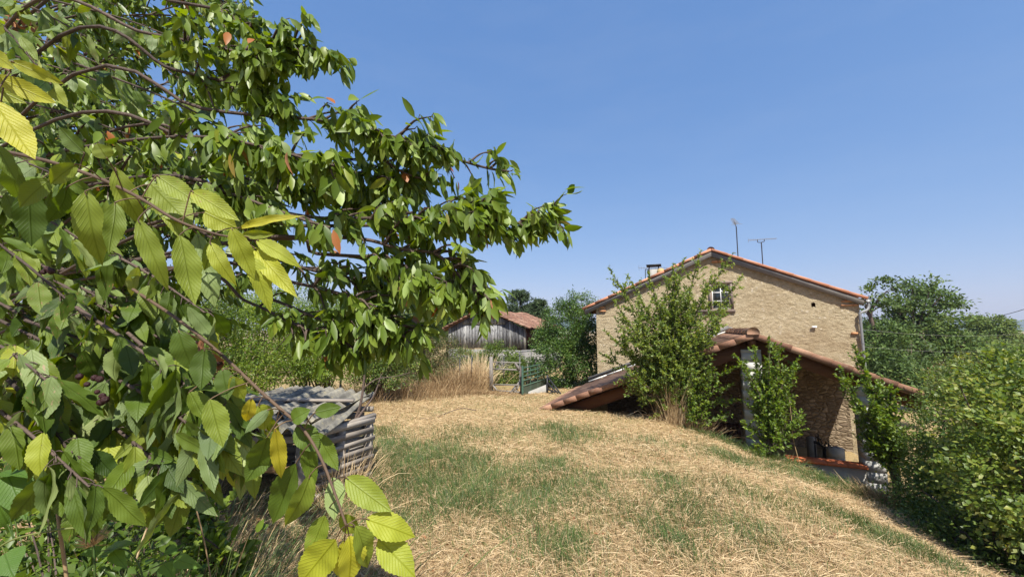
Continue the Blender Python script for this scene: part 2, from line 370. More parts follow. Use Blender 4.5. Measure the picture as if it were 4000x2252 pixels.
for k, x in enumerate(hx):
    top = 36 + 10 * mn.noise(Vector((x * .003, 2, 0))) + 4 * mn.noise(Vector((x * .02, 5, 0)))
    prof += [(x, 1150, -30), (x + 5, 1400, top * .8), (x + 10, 1500, top), (x + 10, 1900, -30)]
i = np.arange(89)[:, None] * 4; j = np.arange(3)[None]
mb.add(prof, np.stack([i + j, i + 4 + j, i + 5 + j, i + 1 + j], -1).reshape(-1, 4))
tag(mb.build('hills', M['hill'], smooth=True), kind='structure', label='distant wooded hill on the horizon', cat='hill')
# ------------------------------------------------------------------ meadow grass
def scatter(n, y0=1.7, y1=15., p=.45):
    u = rng.random(n); e = 1 - p
    y = (y0 ** e + u * (y1 ** e - y0 ** e)) ** (1 / e)
    x = rng.uniform(-1.42, 1.42, n) * y
    k = (x > -5.5) & (x < 8.2) & ~in_pit(x, y)
    return x[k], y[k]
GP = [(1640, 1790, .75, 1.3), (1560, 1850, .5, .8), (1760, 1860, .5, .8), (1900, 1930, .55, .9), (2080, 1980, .5, .8), (1500, 1740, .5, .6), (1640, 2000, .4, .5), (2180, 1690, .6, .7), (1780, 1700, .5, .6),
      (2310, 1720, .5, .5), (1960, 1690, .5, .45), (2180, 1830, .5, .5), (2600, 1880, .3, .8), (2350, 1900, .5, .5), (2560, 1740, .3, .5), (2200, 2130, .3, .7), (2650, 2150, .25, 1.0),
      (2900, 1930, .35, .6), (3150, 1870, .5, .9), (3000, 1820, .4, .8), (2850, 1790, .5, .8), (3350, 1930, .4, 1.0), (3250, 2000, .35, .6), (2950, 2100, .3, .5), (3500, 2120, .4, .5), (2400, 1580, .5, .4),
      (1470, 1690, .35, .8), (2680, 1970, .3, .5), (3600, 2180, .3, .5), (2080, 1560, .5, .3), (1240, 2080, .3, .3), (2450, 2030, .4, .4), (2750, 2060, .3, .5), (3050, 1990, .3, .5), (1500, 1960, .4, .5), (2020, 1850, .5, .45)]
GPw = [(G(a, b), r, s) for a, b, r, s in GP]
def green(x, y):
    g = np.zeros_like(x)
    for c, r, s in GPw: g += s * np.exp(-(((x - c[0]) ** 2 + (y - c[1]) ** 2 * .8) / (r * r)))
    return g * (.35 + 1.2 * vnoise(x * 2.2, y * 2.2, 9))
def strands(mb, x, y, hz, d, L, w, rnd, bend=.3):
    n = len(x); z = gz(x, y); b = np.stack([x, y, z + hz], -1); d = unit(d)
    sd = unit(np.cross(d, rv(n) + np.array([0, 0, .6])))
    mid = b + d * (L * .5)[:, None]; tip = b + d * L[:, None]; tip[:, 2] -= bend * L * rng.random(n)
    W = (w / 2)[:, None]
    v = np.stack([b - sd * W, b + sd * W, mid + sd * W * .8, mid - sd * W * .8, tip], 1)
    q = np.arange(n)[:, None] * 5
    mb.v.append(v.reshape(-1, 3)); mb.r.append(np.repeat(rnd, 5)); mb.uv.append(np.zeros((n * 5, 3)))
    f = np.concatenate([q + np.array([[0, 1, 2, 3]]), q + np.array([[3, 2, 4, 4]])], 1)
    fl = np.concatenate([(q + np.array([[0, 1, 2, 3]])), (q + np.array([[3, 2, 4]]))], 1)
    mb.f.append((fl + mb.n).ravel()); mb.fs.append(np.tile([4, 3], n)); mb.mi.append(np.zeros(n * 2, int)); mb.n += n * 5
mb = MB()
x, y = scatter(330000); n = len(x)
dens = vnoise(x * 1.3, y * 1.3, 4) * .6 + vnoise(x * 5, y * 5, 5) * .4
k = rng.random(n) < .35 + 1.1 * dens; x, y, dens = x[k], y[k], dens[k]; n = len(x)
a = rng.uniform(0, 6.28, n); d = np.stack([np.cos(a), np.sin(a), rng.normal(.12, .2, n)], -1)
strands(mb, x, y, rng.uniform(0, .03, n) * (.5 + dens), d, rng.uniform(.05, .22, n), (.0018 + .00042 * y) * rng.uniform(.7, 1.4, n), np.clip(rng.normal(.52, .24, n), 0, 1), .3)
x, y = scatter(45000); n = len(x)
d = np.stack([rng.normal(0, .5, n), rng.normal(0, .5, n), np.ones(n)], -1)
strands(mb, x, y, 0, d, rng.uniform(.03, .12, n), (.002 + .0004 * y), np.clip(rng.normal(.6, .2, n), 0, 1), .4)
tag(mb.build('dry_straw', M['straw']), kind='stuff', label='loose pale straw lying over the mown meadow', cat='straw')
mb = MB()
x, y = scatter(520000); g = green(x, y); k = rng.random(len(x)) < np.clip(g * 1.0 + .085 * (.2 + 1.6 * vnoise(x * 1.7, y * 1.7, 21) ** 2), 0, .8); x, y, g = x[k], y[k], g[k]; n = len(x)
lean = vnoise(x * 3, y * 3, 11) * 6.28
d = np.stack([np.cos(lean) * .3 + rng.normal(0, .33, n), np.sin(lean) * .3 + rng.normal(0, .33, n), np.ones(n)], -1)
strands(mb, x, y, 0, d, rng.uniform(.06, .19, n) * (.65 + .45 * np.clip(g, 0, 1.3)), (.0026 + .00045 * y) * rng.uniform(.7, 1.3, n), np.clip(rng.normal(.45, .25, n), 0, 1), .3)
tag(mb.build('green_grass', M['green_grass']), kind='stuff', label='patches of fresh green grass growing through the straw', cat='grass')
mb = MB(); x, y = scatter(1500, 1.8, 11); n = len(x)
leaves(mb, np.stack([x, y, gz(x, y) + .03], -1), np.stack([rng.normal(0, 1, n), rng.normal(0, 1, n), rng.normal(0, .15, n)], -1), rv(n, .3) + (0, 0, 1.), rng.uniform(.025, .07, n), rng.uniform(.012, .03, n), rng.random(n), 'low', .5, .3)
tag(mb.build('leaf_litter', M['drydead']), kind='stuff', label='scattered brown dead leaves on the mown meadow', cat='leaf litter')
#%%BUILDINGS%%
# ------------------------------------------------------------------ stone house (local frame: u along the gable, v into the house, z up)
HC = np.array([9.49, 10.5, 0.]); HW = 7.15
H0 = HC - HW * DX
def hloc(px, py, v=0.):
    """point of the gable plane (pushed back by v) hit by a photo ray, in house coordinates (u, z)"""
    r = ray(px, py); q = H0 + AX * v; t = (q @ AX) / (r @ AX); p = r * t - H0
    return p @ DX, r[2] * t
EAVE, APEX, UM = .74, 2.31, 3.62
def topz(u): return np.where(u < UM, EAVE + (APEX - EAVE) * u / UM, EAVE + (APEX - EAVE) * (HW - u) / (HW - UM))
house = thing('stone_house', 'two-storey rubble stone house with orange tiled gable and one attic window', 'house', (H0[0], H0[1], 0), ROT, world=False)
wu0, wz1 = hloc(2776, 1108); wu1, wz0 = hloc(2858, 1208)
mb = MB(); nu, nz = 230, 190
U = np.linspace(0, HW, nu); T = np.linspace(0, 1, nz)
UU, TT = np.meshgrid(U, T); ZZ = -3.35 + (topz(UU) - .02 + 3.35) * TT
dv = np.zeros_like(UU)
for a in range(nz):
    for b in range(nu):
        p = Vector((UU[a, b] * 1., 0, ZZ[a, b] * 1.5))
        dv[a, b] = (mn.fractal(p * 5.5, .8, 2.1, 3) * .009 + mn.fractal(p * 16, .7, 2.2, 3) * .013) + mn.noise(p * .8) * .02
lowm = sstep(-1.0, -1.4, ZZ)
i = np.arange(nz - 1)[:, None] * nu; j = np.arange(nu - 1)[None]
f = np.stack([i + j, i + j + 1, i + nu + j + 1, i + nu + j], -1).reshape(-1, 4)
cu = (UU[:-1, :-1] + UU[1:, 1:]).ravel() / 2; cz = (ZZ[:-1, :-1] + ZZ[1:, 1:]).ravel() / 2
hole = (cu > wu0 + .03) & (cu < wu1 - .03) & (cz > wz0 + .03) & (cz < wz1 - .03)
hu, hz_ = hloc(3176, 1190); hole |= (np.abs(cu - hu) < .045) & (np.abs(cz - hz_) < .06)
s_in = cu + float((H0 - RIDGE) @ DX); low = (cz < RIDGE[2] - .25 - .405 * np.abs(s_in)) & (s_in < 2.75)  # wall below the shed roofline gets darker stone: interior shade in the colour
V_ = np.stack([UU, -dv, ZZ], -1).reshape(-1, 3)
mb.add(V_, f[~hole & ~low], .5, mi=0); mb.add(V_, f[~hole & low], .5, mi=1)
# side and back walls
for (a, b) in (((0, .05), (0, 9)), ((0, 9), (HW, 9)), ((HW, 9), (HW, .05))):
    zt = EAVE - .02
    mb.add([(a[0], a[1], -3.35), (b[0], b[1], -3.35), (b[0], b[1], zt), (a[0], a[1], zt)], [(0, 1, 2, 3)])
mb.build('wall', [M['wall'], M['stone']], house, smooth=True)
mb = MB(); mb.box((wu0 - .1, .3, wz0 - .1), (wu1 + .1, .34, wz1 + .1)); mb.build('dark_backing', M['darkwood'], house); mb = MB(); mb.box((hu - .2, .15, hz_ - .2), (hu + .2, .2, hz_ + .2)); mb.build('dark_backing', M['darkwood'], house)  # dark panels standing in for the unlit room behind window and hole
# window
win = MB(); fw = .065
for a, b in (((wu0 - fw, -.045, wz1 - .01), (wu1 + fw, .09, wz1 + .07)), ((wu0 - .52, -.06, wz0 - .085), (wu1 + fw + .03, .12, wz0 + .005)),
             ((wu0 - fw, -.035, wz0 + .006), (wu0 + .01, .09, wz1 - .011)), ((wu1 - .01, -.035, wz0 + .006), (wu1 + fw, .09, wz1 - .011))): win.box(a, b)
wo = win.build('window', M['framewood'], house)
cs = MB(); a0, a1, b0, b1 = wu0 + .012, wu1 - .012, wz0 + .008, wz1 - .013
for a, b in (((a0, .03, b0), (a0 + .035, .07, b1)), ((a1 - .035, .03, b0), (a1, .07, b1)), ((a0 + .036, .03, b0), (a1 - .036, .07, b0 + .035)), ((a0 + .036, .03, b1 - .035), (a1 - .036, .07, b1))): cs.box(a, b)
um = (a0 + a1) / 2; cs.box((um - .011, .034, b0 + .036), (um + .011, .066, b1 - .036))
for q in (1 / 3, 2 / 3):
    zz = b0 + (b1 - b0) * q; cs.box((a0 + .036, .036, zz - .011), (um - .012, .064, zz + .011)); cs.box((um + .012, .036, zz - .011), (a1 - .036, .064, zz + .011))
cs.build('casement', M['white'], wo)
gl = MB(); gl.box((a0 + .02, .048, b0 + .02), (a1 - .02, .054, b1 - .02)); gl.build('pane', M['glass'], wo)
# roof slopes with tile relief, verge tiles, mortar band, overhangs
def slope_pts(u): return topz(u)
def tile_slope(mb, ua, za, ub, zb, v0, v1, period=.2, course=.36, amp=.03, thick=.05):
    """tiled slope from ridge (ua,za) down to eave (ub,zb) in a local u,v,z frame"""
    Ls = math.hypot(ub - ua, zb - za); ncs = int(round(Ls / course)); nv = int((v1 - v0) / period * 6) + 1
    vv = np.linspace(v0, v1, nv); wave = amp * np.abs(np.sin(vv / period * math.pi)) ** .8
    nx, nz2 = -(zb - za) / Ls * (1 if ub > ua else 1), (ub - ua) / Ls
    if nz2 < 0: nx, nz2 = -nx, -nz2
    rows = []; rn = []
    for c in range(ncs):
        for e, q in ((.026, c / ncs), (.0, (c + 1) / ncs - .001)):
            u = ua + (ub - ua) * q; z = za + (zb - za) * q; hgt = wave + .02 - e * .8 + (.022 if e == 0 else 0)
            rows.append(np.stack([u + nx * hgt, vv, z + nz2 * hgt], -1))
            rn.append(hash2(np.floor(vv / period) + 3, np.full(nv, c), 5))
    V = np.array(rows); k = len(rows); i = np.arange(k - 1)[:, None] * nv; j = np.arange(nv - 1)[None]
    mb.add(V.reshape(-1, 3), np.stack([i + j, i + j + 1, i + nv + j + 1, i + nv + j], -1).reshape(-1, 4), np.array(rn).ravel())
    mb.add([(ua - nx * thick, v0, za - nz2 * thick), (ub - nx * thick, v0, zb - nz2 * thick), (ub - nx * thick, v1, zb - nz2 * thick), (ua - nx * thick, v1, za - nz2 * thick)], [(0, 1, 2, 3)], .3)
def verge(mb, ua, za, ub, zb, v, n, depth=.10, w=.13, tilt=.012):
    """row of overlapping L-shaped verge tiles down a slope; v is the outer face"""
    Ls = math.hypot(ub - ua, zb - za); du, dz = (ub - ua) / Ls, (zb - za) / Ls
    nx, nz2 = (-dz, du) if du > 0 else (dz, -du)
    for k in range(n):
        a, b = k / n * Ls, (k + 1.06) / n * Ls; rr = random.random()
        pr = []
        for q, lift in ((a, .012), (b, .012 + tilt)):
            cu, cz = ua + du * q, za + dz * q
            for (vv, hh) in ((0, -depth), (0, .024), (.006, .031), (w * .6, .033), (w, .026), (w, .010), (.022, .010), (.022, -depth)):
                g = 1 + .05 * (q == b)
                pr.append((cu + nx * (hh * g + lift), v + vv - .008 * (q == b), cz + nz2 * (hh * g + lift)))
        fs = [(i, (i + 1) % 8, 8 + (i + 1) % 8, 8 + i) for i in range(8)] + [tuple(range(8))[::-1], tuple(range(8, 16))]
        mb.add(pr, fs, rr)
OHL, OHR, VF = .42, .12, -.16
sl = (APEX - EAVE) / UM; sr = (APEX - EAVE) / (HW - UM); zt = APEX + .15
zl = zt - sl * (UM + OHL); zr = zt - sr * (HW - UM + OHR)
mb = MB(); tile_slope(mb, UM, zt, -OHL, zl, VF + .14, 9.2); tile_slope(mb, UM, zt, HW + OHR, zr, VF + .14, 9.2)
roof = mb.build('roof', M['tile_new'], house)
mb = MB(); verge(mb, UM, zt, -OHL, zl, VF, 9, .045, .12, .006); verge(mb, UM, zt, HW + OHR, zr, VF, 9, .045, .12, .006); mb.build('verge_tile', M['tile_new'], roof)
mb = MB()  # mortar band / soffit board under the verge
for ua, ub, za, zb in ((UM, -OHL + .05, zt, zl + .02), (UM, HW + OHR - .05, zt, zr + .02)):
    o = .06; d_ = .20
    mb.add([(ua, VF + .02, za - o), (ub, VF + .02, zb - o), (ub, VF + .02, zb - d_), (ua, VF + .02, za - d_), (ua, .06, za - o), (ub, .06, zb - o), (ub, .06, zb - d_), (ua, .06, za - d_)],
           [(0, 1, 2, 3), (4, 7, 6, 5), (3, 2, 6, 7), (1, 5, 6, 2), (0, 3, 7, 4)])
mb.build('mortar_band', M['mortar'], roof)
mb = MB()
for k in range(11):
    p0, p1 = VF + .1 + k * .83, VF + .1 + (k + 1) * .83 + .03
    an = np.linspace(0, math.pi, 9); r0, r1 = .115, .10
    v = [(UM + math.cos(a) * r, v_, zt + .0 + math.sin(a) * r) for r, v_ in ((r0, p0), (r1, p1)) for a in an]
    mb.add(v, [(i, i + 1, 10 + i, 9 + i) for i in range(8)] + [tuple(range(9))], random.random())
mb.build('ridge_tile', M['tile_old'], roof, smooth=False)
mb = MB()
for k in range(10):
    v = .35 + k * .9; mb.bar((-OHL + .03, v, zl - .09), (.1, v, zl - .09 + sl * (OHL + .07)), .07, .1)
mb.bar((-OHL + .03, VF + .05, zl - .05), (-OHL + .03, 9, zl - .05), .03, .12)
mb.build('rafter', M['brownwood'], roof)
# bricks showing at the corners and under the apex
mb = MB()
def bricks(px0, py0, px1, py1, rows):
    mb = MB()
    u0, z1 = hloc(px0, py0); u1, z0 = hloc(px1, py1); h = (z1 - z0) / rows
    for r in range(rows):
        u = u0 + random.uniform(0, .12) * (1 if r % 2 else .4)
        while u < u1 - .05:
            L = min(random.uniform(.16, .3), u1 - u)
            if random.random() < .85: mb.box((u, -.05 - random.uniform(0, .012), z0 + r * h + .008), (u + L - .012, .03, z0 + (r + 1) * h - .006))
            u += L
    mb.build('brick_patch', M['brick'], house)
bricks(3282, 1166, 3352, 1194, 4); bricks(2338, 1196, 2368, 1218, 3); bricks(2778, 1017, 2832, 1025, 1); bricks(3170, 1112, 3235, 1122, 1); bricks(3325, 1296, 3352, 1306, 1)
# gutter and downpipe on the right corner
mb = MB(); an = np.linspace(math.pi, 2 * math.pi, 9); gu, gz_ = HW + OHR + .07, zr - .02
v = [(gu + math.cos(a) * .075, v_, gz_ + math.sin(a) * .075) for v_ in (-.08, 9) for a in an]
mb.add(v, [(i, i + 1, 10 + i, 9 + i) for i in range(8)] + [tuple(range(9))])
mb.build('gutter', M['zinc'], house)
mb = MB(); mb.tube(spline([(gu, -.02, gz_ - .07), (gu, -.03, gz_ - .2), (gu - .06, -.06, gz_ - .3), (HW - .02, -.09, gz_ - .38), (HW - .03, -.09, gz_ - .55), (HW - .03, -.09, -1.0), (HW - .03, -.09, -3.2)], 40), .034, 10)
for z in (gz_ - .5, -.35): mb.tube([(HW - .03, -.09, z), (HW - .03, -.09, z - .04)], .04, 10)
mb.build('downpipe', M['zinc'], house, smooth=True)
# chimney: metal stack with a flat cap, and a domed clay pot beside it
ck, cz0 = hloc(2556, 1085, 2.6); ck1, cz1 = hloc(2556, 1034, 2.6)
ch = MB(); ch.box((ck - .2, 2.5, cz0 - .6), (ck + .14, 2.8, cz1 - .17)); co = ch.build('chimney', M['concrete'], house)
ch = MB(); ch.box((ck - .27, 2.42, cz1 - .05), (ck + .27, 2.88, cz1))
for a in (ck - .17, ck + .17): ch.bar((a, 2.5, cz0 - .3), (a, 2.5, cz1 - .051), .04)
ch.build('chimney_cap', M['darkmetal'], co)
du_, dz_ = hloc(2582, 1064, 2.2); an = np.linspace(0, math.pi / 2, 7)
ch = MB(); ring = []
for a in np.concatenate([[-.8], an]):
    rr_, zz_ = (.15, dz_ - .35) if a < 0 else (.15 * math.cos(a), dz_ + .02 + .15 * math.sin(a)); ring.append([(du_ + rr_ * math.cos(b), 2.2 + rr_ * math.sin(b), zz_) for b in np.linspace(0, 2 * math.pi, 15)[:-1]])
V = np.array(ring); i = np.arange(7)[:, None] * 14; j = np.arange(14)[None]; j2 = (j + 1) % 14
ch.add(V.reshape(-1, 3), np.stack([i + j, i + j2, i + 14 + j2, i + 14 + j], -1).reshape(-1, 4)); ch.build('chimney_pot', M['dome'], house, smooth=True)
# dark plank door at the back of the shed
d0, dz1 = hloc(2790, 1645); d1, _ = hloc(2895, 1700)
mb = MB()
for k in range(6):
    a = d0 + (d1 - d0) * k / 6; mb.box((a + .004, -.07, -3.25), (a + (d1 - d0) / 6 - .004, -.03, dz1))
do = mb.build('door', M['darkwood'], house); mb = MB(); mb.tube([(d1 - .12, -.12, -2.3), (d1 - .12, -.12, -2.18)], .012, 6); mb.bar((d1 - .12, -.12, -2.24), (d1 - .12, -.07, -2.24), .02); mb.build('handle', M['iron'], do)
# electric cable bracket and a small pale pigeon-hole lip on the gable
bu, bz = hloc(3180, 1277); mb = MB(); mb.box((bu - .06, -.07, bz - .02), (bu + .05, -.02, bz + .03)); mb.build('gable_fitting', M['white'], house)  # small white box on the gable, not a light source
# ------------------------------------------------------------------ open shed in front of the house (local frame s along the gable, v towards the house)
SH_L, SH_R, SSL = 4.72, 2.86, .405
shed = thing('open_shed', 'low open tiled shed dug into the bank against the stone house', 'shed', (RIDGE[0], RIDGE[1], 0), ROT, world=False)
rz_ = RIDGE[2] - .04; LV = 3.76
def sz(s): return rz_ - SSL * abs(s)
mb = MB(); tile_slope(mb, 0, rz_, -SH_L, sz(SH_L), -.06, LV, .22, .36, .024)
rl = mb.build('roof', M['tile'], shed)
mb = MB(); tile_slope(mb, 0, rz_, SH_R, sz(SH_R), -.06, LV, .22, .36, .024); rr2 = mb.build('roof', M['tile'], shed)
mb = MB(); verge(mb, 0, rz_, -SH_L, sz(SH_L), -.2, 15, .09, .17, .012); mb.build('verge_tile', M['tile'], rl)
mb = MB(); verge(mb, 0, rz_, SH_R, sz(SH_R), -.2, 9, .09, .17, .012); mb.build('verge_tile', M['tile'], rr2)
mb = MB()
for k in range(9):
    p0, p1 = -.24 + k * .45, -.24 + (k + 1) * .45 + .05; an = np.linspace(-.3, math.pi + .3, 13); r0, r1 = (.118, .10) if k == 0 else (.108, .092)
    v = [(math.cos(a) * r, v_, rz_ + .04 + math.sin(a) * r) for r, v_ in ((r0, p0), (r1, p1)) for a in an]
    mb.add(v, [(i, i + 1, 14 + i, 13 + i) for i in range(12)] + [tuple(range(13))], random.random())
mb.build('ridge_tile', M['tile'], rl)
# timber: gable rafters, inner rafters, ridge beam, purlins, boarding
mb = MB()
for v in (.22,):
    mb.bar((-.05, v, rz_ - .30), (-SH_L + .5, v, sz(SH_L - .5) - .30), .09, .26, up=(1, 0, 0)); mb.bar((.05, v, rz_ - .22), (SH_R - .1, v, sz(SH_R - .1) - .22), .09, .22, up=(1, 0, 0))
mb.build('gable_rafter', M['brownwood'], shed)
mb = MB()
for v in (.8, 1.4, 2.0, 2.6, 3.2):
    mb.bar((0, v, rz_ - .12), (-SH_L + .2, v, sz(SH_L - .2) - .12), .07, .1); mb.bar((0, v, rz_ - .12), (SH_R - .05, v, sz(SH_R - .05) - .12), .07, .1)
mb.build('rafter', M['brownwood'], shed)
mb = MB(); mb.bar((0, -.12, rz_ - .16), (0, LV - .1, rz_ - .16), .1, .18); mb.build('ridge_beam', M['brownwood'], shed)
# block pillars: courses of 20 cm
def pillar(s0, s1, v0, v1, z0, z1, mat='block'):
    mb = MB(); z = z0; k = 0
    while z < z1 - .01:
        e = min(z + .2, z1); mb.box((s0 + random.uniform(-.0015, .0015), v0 + random.uniform(-.0015, .0015), z + .004), (s1 + random.uniform(-.0015, .0015), v1, e)); z = e; k += 1
    mb.box((s0 + .008, v0 + .008, z0), (s1 - .008, v1 - .008, z1), .05)
    return mb.build('pillar', M[mat], shed)
pillar(-.20, .16, .04, .50, -3.3, rz_ - .32); pillar(1.78, 2.06, .06, .46, -3.3, sz(2.06) - .12); 
mb = MB(); mb.box((.20, .08, -3.3), (1.76, .26, -2.66)); mb.build('low_wall', M['concrete'], shed)
mb = MB()
for k in range(4): mb.box((.50 + k * .32, .02, -2.655), (.50 + (k + 1) * .32 - .006, .32, -2.605))
mb.build('coping', M['capstone'], shed)
# retaining wall holding the bank under the left slope
mb = MB(); mb.box((-3.1, .16, -3.3), (-.22, .24, -2.62)); mb.build('retaining_wall', M['stone'], shed)
# lead / painted flashing against the house wall
mb = MB()
for sgn, Lx in ((-1, SH_L - .4), (1, 2.2)):
    for k in range(7):
        a, b = Lx * k / 7, Lx * (k + 1) / 7 - .006
        mb.bar((sgn * a, LV - .03, rz_ + .085 - SSL * a), (sgn * b, LV - .03, rz_ + .085 - SSL * b), .03, .035) if sgn < 0 else None
mb.build('flashing', M['white'], shed)
mb = MB(); mb.bar((0, LV - .02, rz_ + .18), (-SH_L + .4, LV - .02, rz_ + .18 - SSL * (SH_L - .4)), .07, .10); mb.bar((0, LV - .02, rz_ + .16), (1.4, LV - .02, rz_ + .16 - SSL * 1.4), .05, .08); mb.build('mortar_fillet', M['mortar'], shed)
# things kept in the shed
def shp(px, py, Y): return P(px, py, Y)
ig = thing('iron_gate', 'black wrought iron garden gate with scrolled top standing inside the shed', 'gate', P(3220, 1825, 9.3), 0)
p0, p1 = P(3180, 1722, 9.7), P(3262, 1762, 8.9); p1[2] = p0[2] - .06
dd = p1 - p0; mb = MB()
for z in (0, -.62): mb.bar(p0 + (0, 0, z), p1 + (0, 0, z), .03, .035)
for q in (0, .5, 1): mb.bar(p0 + dd * q + (0, 0, .0), p0 + dd * q + (0, 0, -.75), .045 if q != .5 else .06, .045)
for q in np.linspace(.06, .94, 15):
    if abs(q - .5) > .04: mb.tube([p0 + dd * q, p0 + dd * q + (0, 0, -.62)], .008, 5)
mb.build('frame', M['iron'], ig)
mb = MB()
for q in (.15, .33, .62, .8):
    for s_ in (-1, 1):
        t = np.linspace(0, 1, 14); c = p0 + dd * q
        pts = c + dd[None] * (s_ * .09 * np.sin(t * 4.2) * (1 - t * .3))[:, None] + np.array([0, 0, .2]) * (t * (1.25 - .45 * t))[:, None]
        mb.tube(pts, .010, 5)
for q in (.24, .72): mb.tube([p0 + dd * q, p0 + dd * q + (0, 0, .24)], .012, 5)
mb.build('scroll', M['iron'], ig)
gp = MB(); c = P(3172, 1760, 9.75); gp.box((c[0] - .07, c[1] - .07, -3.25), (c[0] + .07, c[1] + .07, c[2] + .33)); tag(gp.build('concrete_post', M['concrete'], loc=(c[0], c[1], -3.25)), 'grey concrete post standing beside the black iron gate', 'post')
for k in range(3):
    c = P(3268, 1800, 8.9); z = -3.25 + .215 * k
    mb = MB(); mb.box((c[0] - .14, c[1] - .1, z), (c[0] + .12, c[1] + .1, z + .205))
    for q in (-.06, .05): mb.box((c[0] + q - .04, c[1] - .06, z + .2055), (c[0] + q + .04, c[1] + .06, z + .2065), .1)
    nm = ('lowest', 'middle', 'topmost')[k]
    tag(mb.build('concrete_block', M['concrete'], loc=(c[0], c[1], z)), f'grey hollow concrete block, {nm} of the stack beside the iron gate', 'block', 'concrete blocks stacked in the shed')
c = P(2878, 1735, 8.75); mb = MB(); mb.bar((c[0] - .02, c[1], -3.25), (c[0] + .03, c[1] + .05, -2.42), .16, .04, up=(0, 1, 0)); tag(mb.build('board', M['concrete'], loc=(c[0], c[1], -3.25)), 'pale grey board leaning on the shed pillar', 'board')
# ------------------------------------------------------------------ aerials
def aerial(label, base, top, b0, b1, els, Y, el=.16, vert=True):
    pb, pt = P(*base, Y), P(*top, Y)
    a = thing('tv_aerial', label, 'aerial', pb, group='television aerials on the roof')
    mb = MB(); mb.tube([pb - (0, 0, .4), pt], .016, 6); mb.build('mast', M['darkmetal'], a)
    mb = MB(); A_, B_ = P(*b0[:2], b0[2]), P(*b1[:2], b1[2]); mb.tube([A_, B_], .010, 5)
    for k in range(els):
        c = A_ + (B_ - A_) * (k + .2) / els; ee = el * (1.6 if k == 0 else 1 - .4 * k / els); w = np.array([0, 0, ee / 2]) if vert else unit(np.cross(B_ - A_, [0, 0, 1.])) * ee / 2
        mb.tube([c - w, c + w], .005, 4)
    mb.build('boom', M['zinc'], a)
    mb = MB(); m0 = A_ + (B_ - A_) * .33; m1 = A_ + (B_ - A_) * .56
    mb.tube(spline([m0, m0 - (0, 0, .08), pt + (m0 - pt) * .3 - (0, 0, .03), pt, pt + (m1 - pt) * .4 - (0, 0, .03), m1 - (0, 0, .07), m1], 24), .012, 5); mb.build('bracket', M['darkmetal'], a)
aerial('tall roof aerial with its boom pointing steeply away above the ridge', (2883, 1010), (2876, 885), (2878, 876, 12.2), (2860, 852, 13.2), 14, 12.3, .2, False)
aerial('roof aerial with a long horizontal boom on a short mast, right of the taller aerial', (2980, 1040), (2974, 946), (2922, 938, 12.5), (3034, 931, 12.5), 16, 12.5, .09, True)
aerial('small distant aerial with thin horizontal boom beside the capped chimney', (2520, 1095), (2521, 1051), (2494, 1046, 17), (2612, 1046, 17), 12, 17., .16, True)
# ------------------------------------------------------------------ barn
BC = np.array([-1.55, 21.5, .06]); BH = 2.35
barn = thing('wooden_barn', 'old barn with silver-grey vertical boards and a mossy red tile roof', 'barn', (BC[0], BC[1], .06), ROT, world=False)
bz = lambda u: 1.02 - .435 * abs(u)
mb = MB(); u = -BH
while u < BH - .02:
    w = min(random.uniform(.15, .24), BH - u); e = u + w
    o = random.uniform(-.012, .012); zb = -1.1 + random.uniform(-.05, .03); zs = .28 + random.uniform(-.02, .02); rr_ = random.random()
    def pk(z0, f0, f1, oo, rr_):
        mb.add([(u + .006, oo, z0), (e - .006, oo, z0), (e - .006, oo, f1), (u + .006, oo, f0), (u + .006, oo + .03, z0), (e - .006, oo + .03, z0), (e - .006, oo + .03, f1), (u + .006, oo + .03, f0)],
               [(0, 1, 2, 3), (5, 4, 7, 6), (0, 4, 5, 1), (1, 5, 6, 2), (2, 6, 7, 3), (3, 7, 4, 0)], rr_)
    t0, t1 = bz(u), bz(e)
    if min(t0, t1) > zs + .1 and abs(u) < 1.5: pk(zb, zs, zs, o, rr_); pk(zs - .06, t0, t1, o - .035, random.random())
    else: pk(zb, t0, t1, o, rr_)
    u = e
mb.box((-.12, -.06, .74), (-.02, -.045, .90), .0)
mb.build('board_wall', M['plank'], barn)
mb = MB(); mb.box((-BH + .05, .08, -1.1), (BH - .02, .12, .0)); mb.box((BH - .1, .1, -.9), (BH - .02, 6, -.0)); mb.box((-BH, 6, -2.6), (BH, 6.05, .0)); mb.build('dark_interior', M['darkwood'], barn)  # dark sheets put in for the barn's shadowed interior
mb = MB(); mb.box((-BH + .05, .02, -2.8), (BH - .1, .2, -1.16)); mb.box((BH - .1, -.03, -2.8), (BH + .35, .3, -1.14)); mb.box((BH + .2, .3, -2.8), (BH + .35, 6, -1.14)); mb.build('base_wall', M['mortar'], barn)
for a_, v_ in ((.02, .1), (.1, 3), (.1, 5.9)): mb = MB(); mb.bar((BH + a_, v_, -1.13), (BH + a_, v_, .0), .14); mb.build('post', M['oldwood'], barn)
mb = MB(); tile_slope(mb, 0, 1.1, -BH - .4, 1.1 - .435 * (BH + .4), -.2, 6.4, .22, .34, .05); tile_slope(mb, 0, 1.1, BH + .45, 1.1 - .40 * (BH + .45), -.2, 6.4, .22, .34, .05)
for a in mb.v: a[:, 2] -= .09 * np.sin(np.clip((a[:, 1] + .2) / 6.6, 0, 1) * math.pi) + .02 * np.sin(a[:, 1] * 3.1 + a[:, 0] * 2)
br = mb.build('roof', M['tile_old'], barn)
mb = MB(); verge(mb, 0, 1.1, -BH - .4, 1.1 - .435 * (BH + .4), -.28, 9, .05, .16, .03); verge(mb, 0, 1.1, BH + .45, 1.1 - .40 * (BH + .45), -.28, 9, .05, .16, .03); mb.build('verge_tile', M['tile_old'], br)
